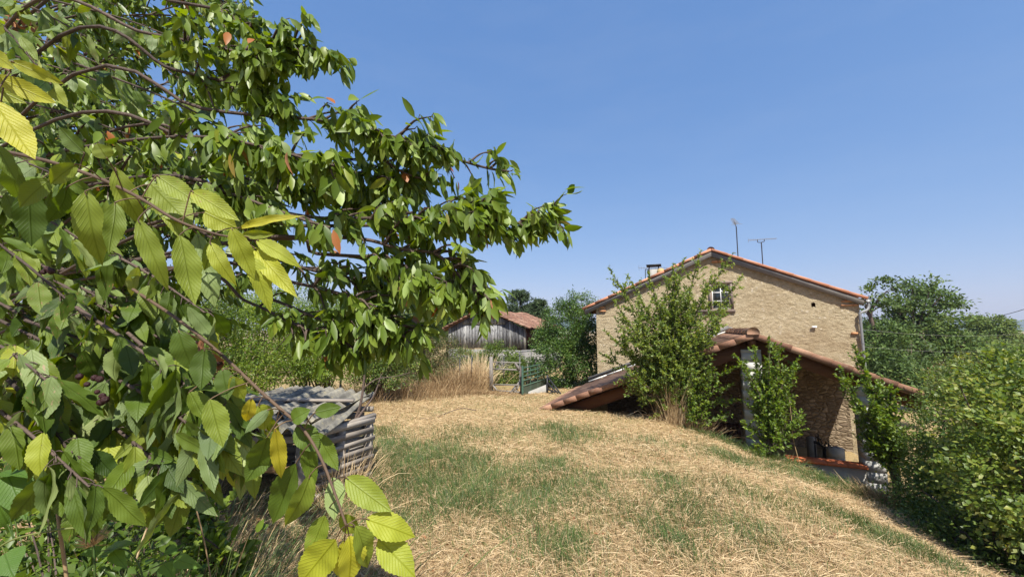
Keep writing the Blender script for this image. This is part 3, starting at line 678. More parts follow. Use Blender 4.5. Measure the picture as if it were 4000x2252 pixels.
#%%YARD%%
# ------------------------------------------------------------------ gates and fence
def on(px, Y): 
    x = ray(px, 1500)[0] * Y; return np.array([x, Y, float(gz(x, Y))])
def up_(p, z): return np.array([p[0], p[1], z])
wg = thing('wooden_gate', 'open-framed weathered wooden gate between two grey posts', 'gate', on(1978, 14.), 0)
a, b = on(1918, 14.3), on(2036, 13.5)
mb = MB(); mb.bar(up_(a, a[2] - .1), up_(a, P(0, 1393, a[1])[2]), .14, .12, up=(1, 0, 0)); mb.build('post', M['oldwood'], wg)
mb = MB(); mb.bar(up_(b, b[2] - .1), up_(b, P(0, 1432, b[1])[2]), .09, .08, up=(1, 0, 0)); mb.build('post', M['rust'], wg)
mb = MB()
def rail(y0, y1, w): mb.bar(up_(a, P(0, y0, a[1])[2]), up_(b, P(0, y1, b[1])[2]), .03, w)
rail(1413, 1416, .03); rail(1440, 1444, .05); rail(1501, 1503, .05); rail(1523, 1531, .05)
q = a + (b - a) * .13; mb.bar(up_(a + (b - a) * .05, P(0, 1438, 14.2)[2]), up_(a + (b - a) * .05, P(0, 1524, 14.2)[2]), .05)
mb.bar(up_(q, P(0, 1436, 14.2)[2]), up_(a + (b - a) * .22, P(0, 1415, 14.2)[2]), .04); mb.bar(up_(a + (b - a) * .82, P(0, 1418, 13.6)[2]), up_(a + (b - a) * .95, P(0, 1443, 13.6)[2]), .08)
mb.bar(up_(a + (b - a) * .06, P(0, 1503, 14.2)[2]), up_(a + (b - a) * .2, P(0, 1522, 14.2)[2]), .06)
mb.build('frame', M['oldwood'], wg)
for k, (x0, y0, x1, y1) in enumerate(((2028, 1490, 1995, 1532), (2034, 1492, 2008, 1538), (2020, 1500, 1990, 1528))):
    p, q = P(x0, y0, 13.75 + .06 * k), on(x1, 13.6 + .06 * k); mb = MB(); mb.bar(p, q, .07, .03)
    tag(mb.build('plank', M['oldwood'], loc=q), 'grey wooden plank leaning on the gate post', 'plank', 'planks leaning on the gate post')
gg = thing('metal_gate', 'green tubular farm gate with a lower sheet panel standing open', 'gate', on(2042, 13.2), 0)
a, b = P(2042, 1437, 13.2), P(2171, 1411, 16.2); b[2] = a[2]
dd = b - a; hgt = .98; pan = .42
mb = MB()
for z in (0, -.14, -.28, -.42, -.60, -1.02):
    mb.tube([a + (0, 0, z), b + (0, 0, z)], .021, 7)
for q in (0, .2, .4, .6, .8, 1): mb.tube([a + dd * q, a + dd * q + (0, 0, -1.02)], .021 if q in (0, 1) else .013, 6)
mb.build('frame', M['green_paint'], gg)
mb = MB(); n_ = unit(np.cross(dd, [0, 0, 1.])) * .004; mb.add([a + n_ + (0, 0, -.62), b + n_ + (0, 0, -.62), b + n_ + (0, 0, -1.0), a + n_ + (0, 0, -1.0), a - n_ + (0, 0, -.62), b - n_ + (0, 0, -.62), b - n_ + (0, 0, -1.0), a - n_ + (0, 0, -1.0)], [(0, 1, 2, 3), (7, 6, 5, 4)]); mb.build('sheet_panel', M['sheet'], gg)
mb = MB(); g0 = on(2041, 13.15); mb.tube([g0 - (0, 0, .1), up_(g0, a[2] + .08)], .04, 8); mb.build('post', M['green_paint'], gg)
# concrete slab wall below the gate
mb = MB(); a, b = on(2050, 13.55), on(2140, 13.9); dd = b - a; ts = np.linspace(0, 1, 7); v = []
for t in ts:
    p = a + dd * t; z1 = P(0, 1535 - 36 * t, p[1])[2]
    v += [(p[0], p[1], p[2] - .2), (p[0], p[1], z1), (p[0] + .02, p[1] + .12, z1), (p[0] + .02, p[1] + .12, p[2] - .2)]
i = np.arange(6)[:, None] * 4; j = np.arange(4)[None]; j2 = (j + 1) % 4
mb.add(v, np.stack([i + j, i + 4 + j, i + 4 + j2, i + j2], -1).reshape(-1, 4)); mb.add(v[:4], [(0, 1, 2, 3)]); mb.add(v[-4:], [(3, 2, 1, 0)])
tag(mb.build('concrete_wall', M['concrete'], loc=a), 'low grey concrete slab wall below the green farm gate', 'wall')
dg = thing('metal_gate', 'small dark metal gate with slanting bars at the end of the concrete wall', 'gate', on(2138, 13.8), 0)
a = on(2138, 13.8); b = on(2190, 13.0); mb = MB(); mb.bar(a - (0, 0, .1), up_(a, P(0, 1464, 13.8)[2]), .06, .05, up=(1, 0, 0)); mb.build('post', M['darkmetal'], dg)
mb = MB()
for k in range(4):
    za = P(0, 1470 + k * 24, 13.8)[2]; e = a + (b - a) * (1 - k * .2); mb.bar(up_(a, za), up_(e, b[2] + .05), .03, .05)
mb.bar(a + (b - a) * .4 + (0, 0, .02), up_(a + (b - a) * .4, P(0, 1500, 13.6)[2]), .025); mb.build('rail', M['darkmetal'], dg)
pf = thing('pipe_frame', 'thin grey pipe frame standing in front of the barn', 'frame', on(2137, 15.5), 0)
mb = MB(); p = on(2137, 15.5); mb.tube([p, P(2137, 1366, 15.5)], .03, 7); mb.tube([P(2016, 1374, 16.3), P(2137, 1366, 15.5), P(2160, 1366, 15.4)], .022, 6); mb.tube([P(2157, 1366, 15.4), P(2157, 1385, 15.4)], .012, 5); mb.tube([on(2030, 16.2), P(2030, 1373, 16.2)], .03, 7); mb.build('pipe', M['zinc'], pf)
FG = 'posts of the wire fence by the gate'
for px, Y, yt, m, lab in ((1795, 14.6, 1398, 'darkmetal', 'thin dark fence post in the tall dry grass, left of its twin'), (1842, 14.6, 1385, 'darkmetal', 'thin dark fence post in the tall dry grass, nearer the wooden gate'),
                          (1470, 12.0, 1452, 'oldwood', 'stout grey wooden fence post below the hedge'), (1330, 11.5, 1472, 'zinc', 'pale metal fence post below the hedge'),
                          (2062, 15.6, 1395, 'oldwood', 'weathered wooden stake behind the green gate, left of the other'), (2090, 15.8, 1400, 'oldwood', 'weathered wooden stake behind the green gate, right of the other'), (1968, 16.2, 1390, 'darkmetal', 'thin dark stake behind the wooden gate')):
    p = on(px, Y); mb = MB(); w_ = .12 if px == 1470 else (.05 if m != 'oldwood' else .07)
    mb.bar(p - (0, 0, .1), up_(p, P(0, yt, Y)[2]), w_, w_ * .8, up=(1, 0, 0)); tag(mb.build('fence_post', M[m], loc=p), lab, 'post', FG)
# ------------------------------------------------------------------ hutch of pallets under corrugated sheets
hut = thing('pallet_hutch', 'low hutch of grey pallets roofed with warped corrugated sheets', 'hutch', (-2.6, 4.6, float(gz(-2.6, 4.6))), 0)
gh = float(gz(-1.9, 4.5))
def pallet(o, du, w, h, name='pallet'):
    """upright pallet: slats both faces on three stringers"""
    mb = MB(); du = unit(np.asarray(du, float)); n = np.array([-du[1], du[0], 0])
    z = 0
    while z < h - .02:
        s = random.uniform(.055, .07)
        for f in (-.055, .055): 
            j_ = random.uniform(-.004, .004); mb.bar(o + n * f + (0, 0, z + s / 2 + j_), o + du * (w + random.uniform(-.02, .03)) + n * f + (0, 0, z + s / 2 + random.uniform(-.006, .006)), .013, s)
        z += s + random.uniform(.035, .05)
    for q in (.04, .5, .96): mb.bar(o + du * w * q + (0, 0, 0), o + du * w * q + (0, 0, h), .08, .085, up=(1, 0, 0))
    return mb.build(name, M['palletwood'], hut)
pallet(np.array([-2.14, 4.16, gh + .02]), (.47, .88, 0), .84, .66); pallet(np.array([-3.9, 5.25, gh]), (1, 0, 0), 1.9, .68); pallet(np.array([-3.95, 4.05, gh]), (0, 1, 0), 1.15, .68)
mb = MB()
mb.bar((-3.9, 4.02, gh + .42), (-2.15, 4.0, gh + .40), .03, .06); mb.build('rail', M['freshwood'], hut)
mb = MB()
mb.bar((-3.9, 4.25, gh + .02), (-2.2, 4.25, gh + .02), .025, .09)
for x in (-3.0, -2.15): mb.bar((x, 4.08, gh), (x, 4.08, gh + .7), .08)
mb.bar((-3.95, 4.0, gh + .70), (-2.1, 4.05, gh + .68), .07, .06); mb.bar((-2.14, 4.12, gh + .68), (-1.72, 4.95, gh + .72), .06, .06); mb.bar((-3.95, 5.25, gh + .74), (-1.85, 5.25, gh + .74), .06)
mb.build('timber', M['palletwood'], hut)
def sheet(o, rz, lx, ly, tilt, bow, amp=.026, per=.17):
    nx, ny = int(lx / per * 8) + 1, 10; xx = np.linspace(0, lx, nx); yy = np.linspace(0, ly, ny); X2, Y2 = np.meshgrid(xx, yy)
    Z2 = amp * np.sin(X2 / per * 2 * math.pi) + tilt[0] * X2 + tilt[1] * Y2 + bow * np.sin(X2 / lx * math.pi + .4) + .012 * np.sin(Y2 * 5 + X2 * 2)
    c_, s_ = math.cos(rz), math.sin(rz); v = np.stack([o[0] + X2 * c_ - Y2 * s_, o[1] + X2 * s_ + Y2 * c_, o[2] + Z2], -1).reshape(-1, 3)
    i = np.arange(ny - 1)[:, None] * nx; j = np.arange(nx - 1)[None]; f = np.stack([i + j, i + j + 1, i + nx + j + 1, i + nx + j], -1).reshape(-1, 4)
    mb = MB(); mb.add(v, f); mb.add(v - (0, 0, .008), f[:, ::-1])
    mb.build('roof_sheet', M['corr'], hut, smooth=True)
sheet((-4.1, 3.75, gh + .80), -.03, 1.5, 1.7, (-.02, .05), .02, .034, .15); sheet((-2.95, 3.78, gh + .82), .06, 1.12, 1.72, (-.05, .08), .03, .036, .15); sheet((-3.4, 4.3, gh + .89), -.12, 1.35, 1.2, (-.02, .05), .03, .034, .15)
mb = MB(); mb.bar((-3.4, 4.55, gh + .99), (-1.95, 4.85, gh + .92), .09, .03); tag(mb.build('plank', M['palletwood'], loc=(-2.7, 4.7, gh + .95)), 'grey plank lying across the corrugated hutch roof', 'plank')
db = thing('dead_branch', 'bare grey dead branch leaning on the right end of the hutch', 'branch', P(1390, 1660, 4.9), 0)
mb = MB(); mb.tube(spline([P(1375, 1660, 4.75), P(1405, 1590, 4.8), P(1420, 1500, 4.85), P(1428, 1400, 4.9), P(1432, 1290, 5.0)], 20), np.linspace(.02, .008, 20), 6)
mb.tube(spline([P(1378, 1655, 4.7), P(1420, 1600, 4.8), P(1462, 1540, 4.9), P(1490, 1460, 5.0)], 20), np.linspace(.018, .006, 20), 6)
mb.tube(spline([P(1415, 1520, 4.85), P(1470, 1480, 4.9), P(1540, 1470, 5.0), P(1600, 1455, 5.1)], 14), np.linspace(.009, .004, 14), 5); mb.build('stem', M['bark'], db)
# overhead cables
for k, (pts, lab) in enumerate(((((4150, 1160, 15), (3900, 1235, 20), (3700, 1272, 26), (3560, 1290, 34)), 'black overhead cable crossing above the right hand trees'),
                                (((3352, 1284, 10.6), (3600, 1306, 14), (3850, 1310, 18), (4150, 1295, 22)), 'thin pale wire running from the house corner past the dark tree, upper of two'),
                                (((3352, 1352, 10.6), (3600, 1370, 14), (3800, 1372, 18), (4150, 1360, 22)), 'thin pale wire running from the house corner past the dark tree, lower of two'))):
    mb = MB(); mb.tube(spline([P(*p) for p in pts], 24), .014 if k == 0 else .0025, 5); tag(mb.build('overhead_cable', M['darkmetal'] if k == 0 else M['concrete'], loc=P(*pts[0])), lab, 'cable')
# ground litter near the shed: bent stalk, stick, dirt clods
mb = MB(); p = G(2440, 1630); mb.tube([p + (0, 0, .01), P(2492, 1602, p[1]), P(2525, 1632, p[1] + .05)], .008, 5); tag(mb.build('dry_stalk', M['straw'], loc=p), 'pale bent dry stalk lying before the dark shed opening', 'stalk')
p = on(3105, 7.7); mb = MB(); mb.tube(spline([p - (0, 0, .05), P(3100, 1720, p[1]), P(3092, 1640, p[1]), P(3084, 1560, p[1])], 14), np.linspace(.009, .005, 14), 5); tag(mb.build('dry_stalk', M['straw'], loc=p), 'tall thin upright dry stalk beside the sapling by the pillar', 'stalk')
mb = MB(); p0, p1 = G(1640, 1640), G(1860, 1610); mb.tube(spline([p0 + (0, 0, .03), p0 + (p1 - p0) * .3 + (0, 0, .03), p0 + (p1 - p0) * .7 + (0, 0, .14), p1 + (0, 0, .05)], 16), .008, 5); tag(mb.build('fallen_twig', M['bark'], loc=p0), 'dark bare twig lying on the mown grass', 'twig')
#%%PLANTS%%
# ------------------------------------------------------------------ shrubs, hedges, trees
def sapling(name, label, cat, base, tips, L, mat, dens=1., spread=.35, group=None, rad=.03, up=.5, fork=.3, kk='low', rb=.5):
    """several shoots from one base; each shoot bears side shoots with alternate leaves"""
    t = thing(name, label, cat, base, 0, group); st = MB(); lf = MB()
    bs = []; ds = []; ax = []
    for tip in tips:
        tip = np.asarray(tip, float); v = tip - base
        m1 = base + v * fork * np.array([.25, .25, 1.]) + rv(1, .03)[0]; m2 = base + v * .65 * np.array([.75, .75, 1.]) + rv(1, .05)[0]
        path = spline([base, m1, m2, tip], 26); ln = path_len(path)
        st.tube(path, np.linspace(rad * random.uniform(.5, 1), .004, 26), 5, cap=False)
        n = max(4, int(ln * 11 * dens)); q = rng.uniform(fork * .8, .93, n); c, d = along(path, q)
        for k in range(n):
            a = rv(1)[0]; sd = unit(np.cross(d[k], a)); el = random.uniform(.12, .5) * (1.15 - q[k]) * spread / .35 + .06
            e = c[k] + (d[k] * random.uniform(.35, .8) + sd * .8 + np.array([0, 0, up * random.uniform(.0, 1)])) * el
            sh = spline([c[k], (c[k] + e) / 2 - (0, 0, .02), e], 6); st.tube(sh, np.linspace(.005, .002, 6), 4, cap=False)
            nl = max(4, int(el / L * 5)); b_, d_ = along(sh, rng.uniform(.15, 1, nl)); bs.append(b_); ds.append(d_)
        nl = int(ln / L * 4.5); b_, d_ = along(path, rng.uniform(fork, 1, nl) ** .8); bs.append(b_); ds.append(d_)
    b = np.concatenate(bs); d = np.concatenate(ds); n = len(b)
    dr = unit(d * .55 + rv(n, .55) + np.array([0, 0, .12])); nm = unit(rv(n, .6) + np.array([0, -.2, .9]))
    leaves(lf, b, dr, nm, L * rng.uniform(.6, 1.25, n), L * .58 * rng.uniform(.7, 1.2, n), np.clip(rng.normal(rb, .22, n), 0, 1), kk, .3, .2)
    st.build('stem', M['bark'], t); lf.build('foliage', M[mat], t); return t
def mass(name, label, cat, ells, n, L, mat, clump=.22, group=None, base=None, trunk=None, fill=.35, rb=.5, stems=8, aspect=.5, droop=0., sr=.025):
    """crown or bush: leaf clumps over and inside ellipsoids, with stems or a trunk and limbs inside"""
    ells = [(np.array(c, float), np.array(r, float)) for c, r in ells]
    wts = np.array([(r[0] * r[1] * r[2]) ** (2 / 3) for c, r in ells]); wts /= wts.sum()
    if base is None: c = ells[0][0]; base = np.array([c[0], c[1], float(gz(c[0], c[1]))])
    base = np.asarray(base, float)
    t = thing(name, label, cat, base, 0, group); lf = MB(); st = MB(); cents = []
    for (c, r), w in zip(ells, wts):
        k = int(n * w); vol = r[0] * r[1] * r[2]; nc = max(6, int(min(k / 28, 5 * (r.mean() / clump) ** 2 * 1.5)))
        cd = unit(rv(nc)); rr = np.where(rng.random(nc) < fill, rng.uniform(.3, .8, nc), rng.uniform(.78, 1.08, nc)); lump = 1 + .14 * np.sin(cd[:, 0] * 5 + cd[:, 2] * 7 + c[0]) 
        cc = c + cd * r * (rr * lump)[:, None]; gzv = gz(cc[:, 0], cc[:, 1]); cc[:, 2] = np.maximum(cc[:, 2], gzv + .05); cents.append(cc)
        sz_ = rng.uniform(.5, 1.3, nc); pr = sz_ ** 2 / np.sum(sz_ ** 2); idx = rng.choice(nc, k, p=pr); sg = (clump * sz_)[idx]
        p = cc[idx] + rv(k) * sg[:, None] * np.array([.62, .62, .42])
        out = unit((p - c) / r + 1e-6)
        dr = unit(out * .6 + rv(k, .6) + np.array([0, 0, -droop])); nm = unit(rv(k, .55) + out * .35 + np.array([0, 0, .75]))
        ctone = rng.normal(0, .13, nc)[idx]
        leaves(lf, p, dr, nm, L * rng.uniform(.6, 1.3, k), L * aspect * rng.uniform(.7, 1.25, k), np.clip(rng.normal(rb, .2, k) + ctone, 0, 1), 'low', .3, .15)
    cents = np.concatenate(cents); pick = cents[rng.choice(len(cents), min(len(cents), stems), replace=False)]
    if trunk:
        top = base + np.array(trunk[0], float); r0 = trunk[1]; st.tube(spline([base - (0, 0, .2), base + (top - base) * .5 + rv(1, .08)[0] * r0 * 4, top], 12), np.linspace(r0, r0 * .65, 12), 8)
        lm = MB()
        for c in pick:
            s = base + (top - base) * random.uniform(.55, 1); lm.tube(spline([s, s + (c - s) * .5 + np.array([0, 0, .12]) * np.linalg.norm(c - s), c], 10), np.linspace(r0 * .4, r0 * .06, 10), 5, cap=False)
        tr = st.build('trunk', M['bark'], t, smooth=True); lm.build('limbs', M['bark'], t)
        lf.build('crown', M[mat], t)
    else:
        for c in pick:
            g = base + np.array([random.uniform(-.35, .35), random.uniform(-.35, .35), 0]) * np.array([ells[0][1][0], ells[0][1][1], 0]); g[2] = float(gz(g[0], g[1]))
            st.tube(spline([g, g + (c - g) * .5 + np.array([0, 0, .15]), c], 10), np.linspace(sr, sr * .25, 10), 5, cap=False)
        st.build('stem', M['bark'], t); lf.build('foliage', M[mat], t)
    return t
b = on(2625, 8.75); Y0 = b[1]
def tp(px, py, dy=0): return P(px, py, Y0 + dy)
rA = [(2375, 1040), (2452, 1075), (2530, 1062), (2628, 1030), (2672, 1010), (2738, 978), (2868, 985), (2905, 1070), (2395, 1170), (2360, 1290), (2345, 1380), (2420, 1480), (2500, 1300), (2560, 1150), (2600, 1090), (2700, 1120), (2780, 1080),
      (2470, 1220), (2640, 1230), (2740, 1250), (2510, 1180), (2560, 1290), (2600, 1200), (2450, 1290), (2680, 1280), (2580, 1350), (2720, 1180), (2640, 1120), (2540, 1400), (2700, 1350), (2770, 1330), (2660, 1160), (2430, 1360), (2400, 1240), (2820, 1250), (2790, 1340), (2760, 1430), (2850, 1190), (2390, 1320), (2440, 1430)]
sapling('plum_tree', 'bushy young plum tree on the bank edge, covering the left of the house gable', 'tree', b, [tp(x, y, random.uniform(-.6, .6)) for x, y in rA], .074, 'plum', 1.2, .6, rad=.035, up=.25, rb=.6)
b2 = on(2650, 8.6)
sapling('plum_sucker', 'leafy arching plum sucker leaning right in front of the dark shed opening', 'shrub', b2, [P(x, y, b2[1] - .3 + random.uniform(-.3, .3)) for x, y in ((2880, 1430), (2862, 1500), (2900, 1560), (2780, 1420), (2820, 1560), (2740, 1500), (2700, 1560), (2860, 1620), (2760, 1610), (2690, 1480))], .064, 'plum_vivid', 1.0, .32, up=.7, rad=.014, fork=.45)
b = on(2990, 7.85); Y0 = b[1]
sapling('plum_sapling', 'upright leafy plum sapling standing in front of the block pillar', 'tree', b, [tp(x, y, random.uniform(-.3, .3)) for x, y in ((3005, 1318), (2945, 1350), (3050, 1340), (2870, 1385), (2900, 1420), (3110, 1400), (3125, 1390), (2930, 1500), (3060, 1450), (3130, 1600), (3140, 1620), (2960, 1600), (3080, 1550), (2900, 1650), (3000, 1450), (3020, 1640), (3035, 1720), (2950, 1730))], .066, 'plum_vivid', 1.3, .34, rad=.028, fork=.35)
b = on(3462, 7.0); Y0 = b[1]
sapling('plum_sapling', 'forked leafy plum sapling at the right corner of the shed, beside the hedge', 'tree', b, [tp(x, y, random.uniform(-.3, .3)) for x, y in ((3335, 1350), (3275, 1430), (3262, 1460), (3300, 1540), (3340, 1640), (3375, 1430), (3450, 1470), (3480, 1500), (3500, 1580), (3410, 1540), (3470, 1640), (3400, 1680), (3520, 1700))], .072, 'plum_vivid', 1.5, .3, rad=.026, fork=.4, up=.6)
# right hand hedge
mass('hedge_bush', 'broad mid-green hedge bush behind the forked sapling, hiding the shed eave', 'bush', [(P(3725, 1770, 6.2), (.62, .55, .56)), (P(3850, 1580, 6.6), (.95, .7, .62)), (P(3780, 1900, 5.8), (.9, .6, .62)), (P(3660, 1960, 5.9), (.36, .45, .42))], 36000, .05, 'hedge', .17, rb=.5, stems=26)
mass('hedge_bush', 'near tall bush with large round pale leaves at the right edge', 'bush', [(P(3980, 1680, 4.6), (.60, .6, .62)), (P(3960, 1490, 5.0), (.5, .5, .35)), (P(4060, 1900, 4.3), (.75, .6, .8))], 15000, .058, 'hedge', .15, rb=.7, stems=16, aspect=.75)
mass('hedge_bush', 'low bramble thicket at the lower right, hedge shade put into its dark leaves', 'bush', [(P(3820, 2080, 4.9), (.62, .5, .42)), (P(4000, 2150, 4.6), (.75, .6, .5)), (P(3700, 2020, 5.5), (.45, .4, .4))], 9000, .05, 'hedge', .15, rb=.25, stems=20)  # darker leaf tone paints the shade at the hedge foot
mass('hedge_bush', 'reddish-tipped bramble bush at the back of the hedge', 'bush', [(P(3740, 1490, 8.2), (.5, .5, .4)), (P(3800, 1450, 8.4), (.5, .4, .32))], 4500, .045, 'hedge_brown', .14, stems=10, rb=.55)
# trees behind the house, right
mass('walnut_tree', 'tall spreading tree behind the right corner of the house', 'tree', [(P(3590, 1118, 24), (.9, .9, .5)), (P(3515, 1185, 24), (.95, 1, .65)), (P(3640, 1168, 24), (1.0, 1, .55)), (P(3712, 1180, 24), (.75, .7, .36)), (P(3575, 1240, 24), (1.3, 1.4, .75)), (P(3680, 1262, 24), (1.2, 1.2, .65)), (P(3490, 1290, 24), (1.2, 1.2, .85)), (P(3600, 1350, 24), (2.2, 2, 1.15)), (P(3450, 1400, 23), (2, 2, 1.4)), (P(3710, 1400, 23), (2.2, 2, 1.3))], 17000, .24, 'far', .36, base=P(3590, 1540, 24), trunk=((0, 0, 3.8), .28), stems=44, fill=.2, rb=.55)
mass('slender_tree', 'sparse small tree with a forked bare trunk beside the downpipe', 'tree', [(P(3448, 1112, 20), (.5, .5, .38)), (P(3405, 1150, 20), (.42, .4, .45)), (P(3385, 1200, 20), (.3, .3, .3)), (P(3470, 1180, 20), (.3, .3, .35))], 620, .2, 'far', .2, base=P(3425, 1330, 20), trunk=((-.35, 0, 1.9), .11), stems=10, fill=.3, rb=.55)
mass('broadleaf_tree', 'pale rounded tree in the valley beyond the hedge, under the cable', 'tree', [(P(3870, 1318, 40), (1.8, 2.0, 1.8)), (P(3866, 1268, 40), (1.3, 1.4, 1.0)), (P(3810, 1395, 38), (3.2, 3, 1.9))], 14000, .3, 'far', .45, base=P(3870, 1440, 40), trunk=((0, 0, 3), .3), stems=14, rb=.95)
mass('broadleaf_tree', 'dark rounded tree in the valley at the right edge of the view', 'tree', [(P(3980, 1390, 45), (3.6, 3, 2.2)), (P(4090, 1395, 45), (4, 3, 2.2))], 12000, .3, 'far', .6, base=P(4010, 1440, 45), trunk=((0, 0, 3), .3), stems=14, rb=.4)
mass('broadleaf_tree', 'low dark tree crown filling the gap right of the house', 'tree', [(P(3420, 1330, 20), (1.1, 1.4, 1.0)), (P(3400, 1440, 19), (1.2, 1.4, 1.2)), (P(3520, 1480, 18), (1.8, 1.4, .8))], 12000, .18, 'far', .32, base=P(3430, 1540, 20), trunk=((0, 0, 1.4), .18), stems=14, rb=.45)
# left and middle background
mass('laurel_tree', 'dense green tree between the barn and the house corner', 'tree', [(P(2215, 1270, 15.6), (1.0, .9, .9)), (P(2200, 1400, 15.2), (1.1, .9, 1.0)), (P(2275, 1420, 15.0), (.75, .7, 1.1)), (P(2260, 1190, 15.8), (.7, .6, .45)), (P(2140, 1330, 15.6), (.55, .5, .5)), (P(2290, 1300, 15.2), (.5, .6, .8))], 30000, .09, 'laurel', .2, base=on(2230, 15.3), trunk=((0, 0, 1.2), .1), stems=34, fill=.25, rb=.55)
mass('broadleaf_tree', 'dark green tree rising behind the left roof slope of the barn', 'tree', [(P(1740, 1220, 27), (2.1, 1.7, 1.5)), (P(1830, 1195, 28), (1.7, 1.4, 1.0)), (P(1680, 1270, 26), (1.9, 1.5, 1.5)), (P(1600, 1290, 24), (1.9, 1.5, 1.6))], 24000, .17, 'far', .34, base=on(1750, 27), trunk=((0, 0, 2.6), .2), stems=18, rb=.5)
def conifer(label, px, ytop, ybot, Y, wpx):
    top, c = P(px, ytop, Y), on(px, Y); t = thing('conifer', label, 'tree', c, 0); lf = MB(); tr = MB(); lm = MB()
    tr.tube([c, top], [.14, .015], 7); H = top[2] - c[2]; bs = []; ds = []
    for k in range(240):
        q = random.random() ** .8; z = c[2] + H * (.12 + .88 * q); a = random.uniform(0, 6.28); ln = (wpx / F * Y / 2) * (1.05 - q) ** .75 * random.uniform(.6, 1.15) + .1
        s = np.array([c[0], c[1], z]); e = s + np.array([math.cos(a) * ln, math.sin(a) * ln, ln * .25]); pth = spline([s, (s + e) / 2 - (0, 0, .06 * ln), e], 6); lm.tube(pth, np.linspace(.02, .005, 6), 4, cap=False)
        n = int(26 + 40 * ln); b_, d_ = along(pth, rng.uniform(.2, 1, n)); bs.append(b_ + rv(n, .05)); ds.append(d_)
    b_ = np.concatenate(bs); d_ = np.concatenate(ds); n = len(b_); leaves(lf, b_, unit(d_ * .6 + rv(n, .5)), rv(n, .5) + (0, 0, .8), .22 * rng.uniform(.6, 1.2, n), .06, rng.random(n), 'low')
    tr.build('trunk', M['bark'], t); lm.build('limbs', M['bark'], t); lf.build('crown', M['conifer'], t)
conifer('dark feathery conifer behind the barn ridge', 2030, 1138, 1300, 31, 300); conifer('smaller conifer between the barn roof and the dense green tree', 2110, 1175, 1300, 29, 230)
mass('thicket_bush', 'brown-green tangled thicket left of the barn above the dry grass', 'bush', [(P(1690, 1370, 15.5), (1.2, .9, .8)), (P(1600, 1330, 15), (1.0, .9, .9)), (P(1620, 1460, 14.4), (1.0, .7, .5)), (P(1720, 1440, 15), (.8, .6, .6))], 20000, .07, 'hedge_brown', .18, stems=36, rb=.5)
mass('bramble_bush', 'green bramble climbing the barn boards', 'bush', [(P(1925, 1385, 17.2), (.5, .4, .5)), (P(1880, 1420, 17), (.6, .4, .5)), (P(2000, 1390, 17.5), (.3, .3, .35)), (P(2020, 1425, 16.8), (.55, .3, .4)), (P(1820, 1400, 17.5), (.7, .4, .4)), (P(1970, 1470, 16.4), (.7, .4, .4)), (P(2080, 1455, 16.5), (.5, .3, .5))], 15000, .085, 'hedge', .16, stems=20, rb=.5)
mass('tall_shrub', 'tall airy shrub with long thin shoots left of the barn', 'shrub', [(P(1590, 1230, 19), (1.2, 1, .8)), (P(1660, 1200, 20), (1.0, .8, .5))], 1900, .09, 'hedge', .3, stems=30, rb=.6)
HG = 'bushes of the garden hedge behind the hutch'
for k, (cells, lab, mt, n, rb) in enumerate((
    ([(P(1480, 1330, 11.6), (1.3, .9, 1.0)), (P(1500, 1440, 11.2), (1.0, .7, .5)), (P(1420, 1230, 12), (1.0, .8, .6))], 'green hedge bush right behind the hutch, nearest the barn', 'hedge', 26000, .5),
    ([(P(1240, 1330, 10.2), (1.25, .9, .95)), (P(1200, 1430, 9.6), (1.2, .8, .4)), (P(1180, 1220, 10.5), (1.2, .9, .7))], 'bright green hedge bush straight above the hutch roof', 'plum_vivid', 34000, .45),
    ([(P(980, 1340, 9.0), (1.2, .9, .95)), (P(930, 1440, 8.5), (1.0, .8, .5)), (P(900, 1230, 9.5), (1.3, .9, .8))], 'yellow-green hedge bush behind the descending cherry branch', 'plum_vivid', 32000, .6),
    ([(P(650, 1350, 8.0), (1.5, .9, 1.1)), (P(600, 1200, 8.4), (1.5, .9, .8))], 'dark hedge bush seen through the cherry leaves', 'hedge', 24000, .4),
    ([(P(220, 1400, 6.5), (1.6, .9, 1.0)), (P(150, 1250, 7.0), (1.6, .9, .9))], 'shaded hedge bush at the far left behind the cherry tree', 'hedge', 22000, .35))):
    mass('hedge_bush', lab, 'bush', cells, n, .055 if mt == 'plum_vivid' else .065, mt, .17, HG, rb=rb, stems=24)
# dry grass clumps
def clump(label, base, n, h, spread, mat='straw', lean=.25, width=.005, rb=.5, name='dry_grass_clump', grp=None):
    mb = MB(); base = np.asarray(base, float); p = rng.normal(0, 1, (n, 2)) * np.array(spread); x, y = base[0] + p[:, 0], base[1] + p[:, 1]
    z = gz(x, y); z = np.where(in_pit(x, y), base[2] - .15, z); d = unit(np.stack([p[:, 0] / spread[0] * lean + rng.normal(0, .16, n), p[:, 1] / spread[1] * lean + rng.normal(0, .16, n), np.ones(n)], -1))
    L = h * rng.uniform(.45, 1.1, n); b = np.stack([x, y, z], -1); sd = unit(np.cross(d, rv(n))); bend = rng.uniform(0, .5, n)[:, None] * unit(np.stack([d[:, 0], d[:, 1], -.6 * np.ones(n)], -1)) * L[:, None]
    W = (width * rng.uniform(.6, 1.3, n) / 2)[:, None]; a = [b, b + d * (L * .4)[:, None] + bend * .08, b + d * (L * .75)[:, None] + bend * .4, b + d * L[:, None] + bend]
    v = np.stack([a[0] - sd * W, a[0] + sd * W, a[1] - sd * W, a[1] + sd * W, a[2] - sd * W * .8, a[2] + sd * W * .8, a[3] - sd * W * .2, a[3] + sd * W * .2], 1)
    q = np.arange(n)[:, None, None] * 8; f = (q + np.array([[0, 1, 3, 2], [2, 3, 5, 4], [4, 5, 7, 6]])[None]).reshape(-1, 4)
    mb.add(v.reshape(-1, 3), f, np.repeat(np.clip(rng.normal(rb, .25, n), 0, 1), 8)); return tag(mb.build(name, M[mat], loc=base), label, 'grass clump', grp)
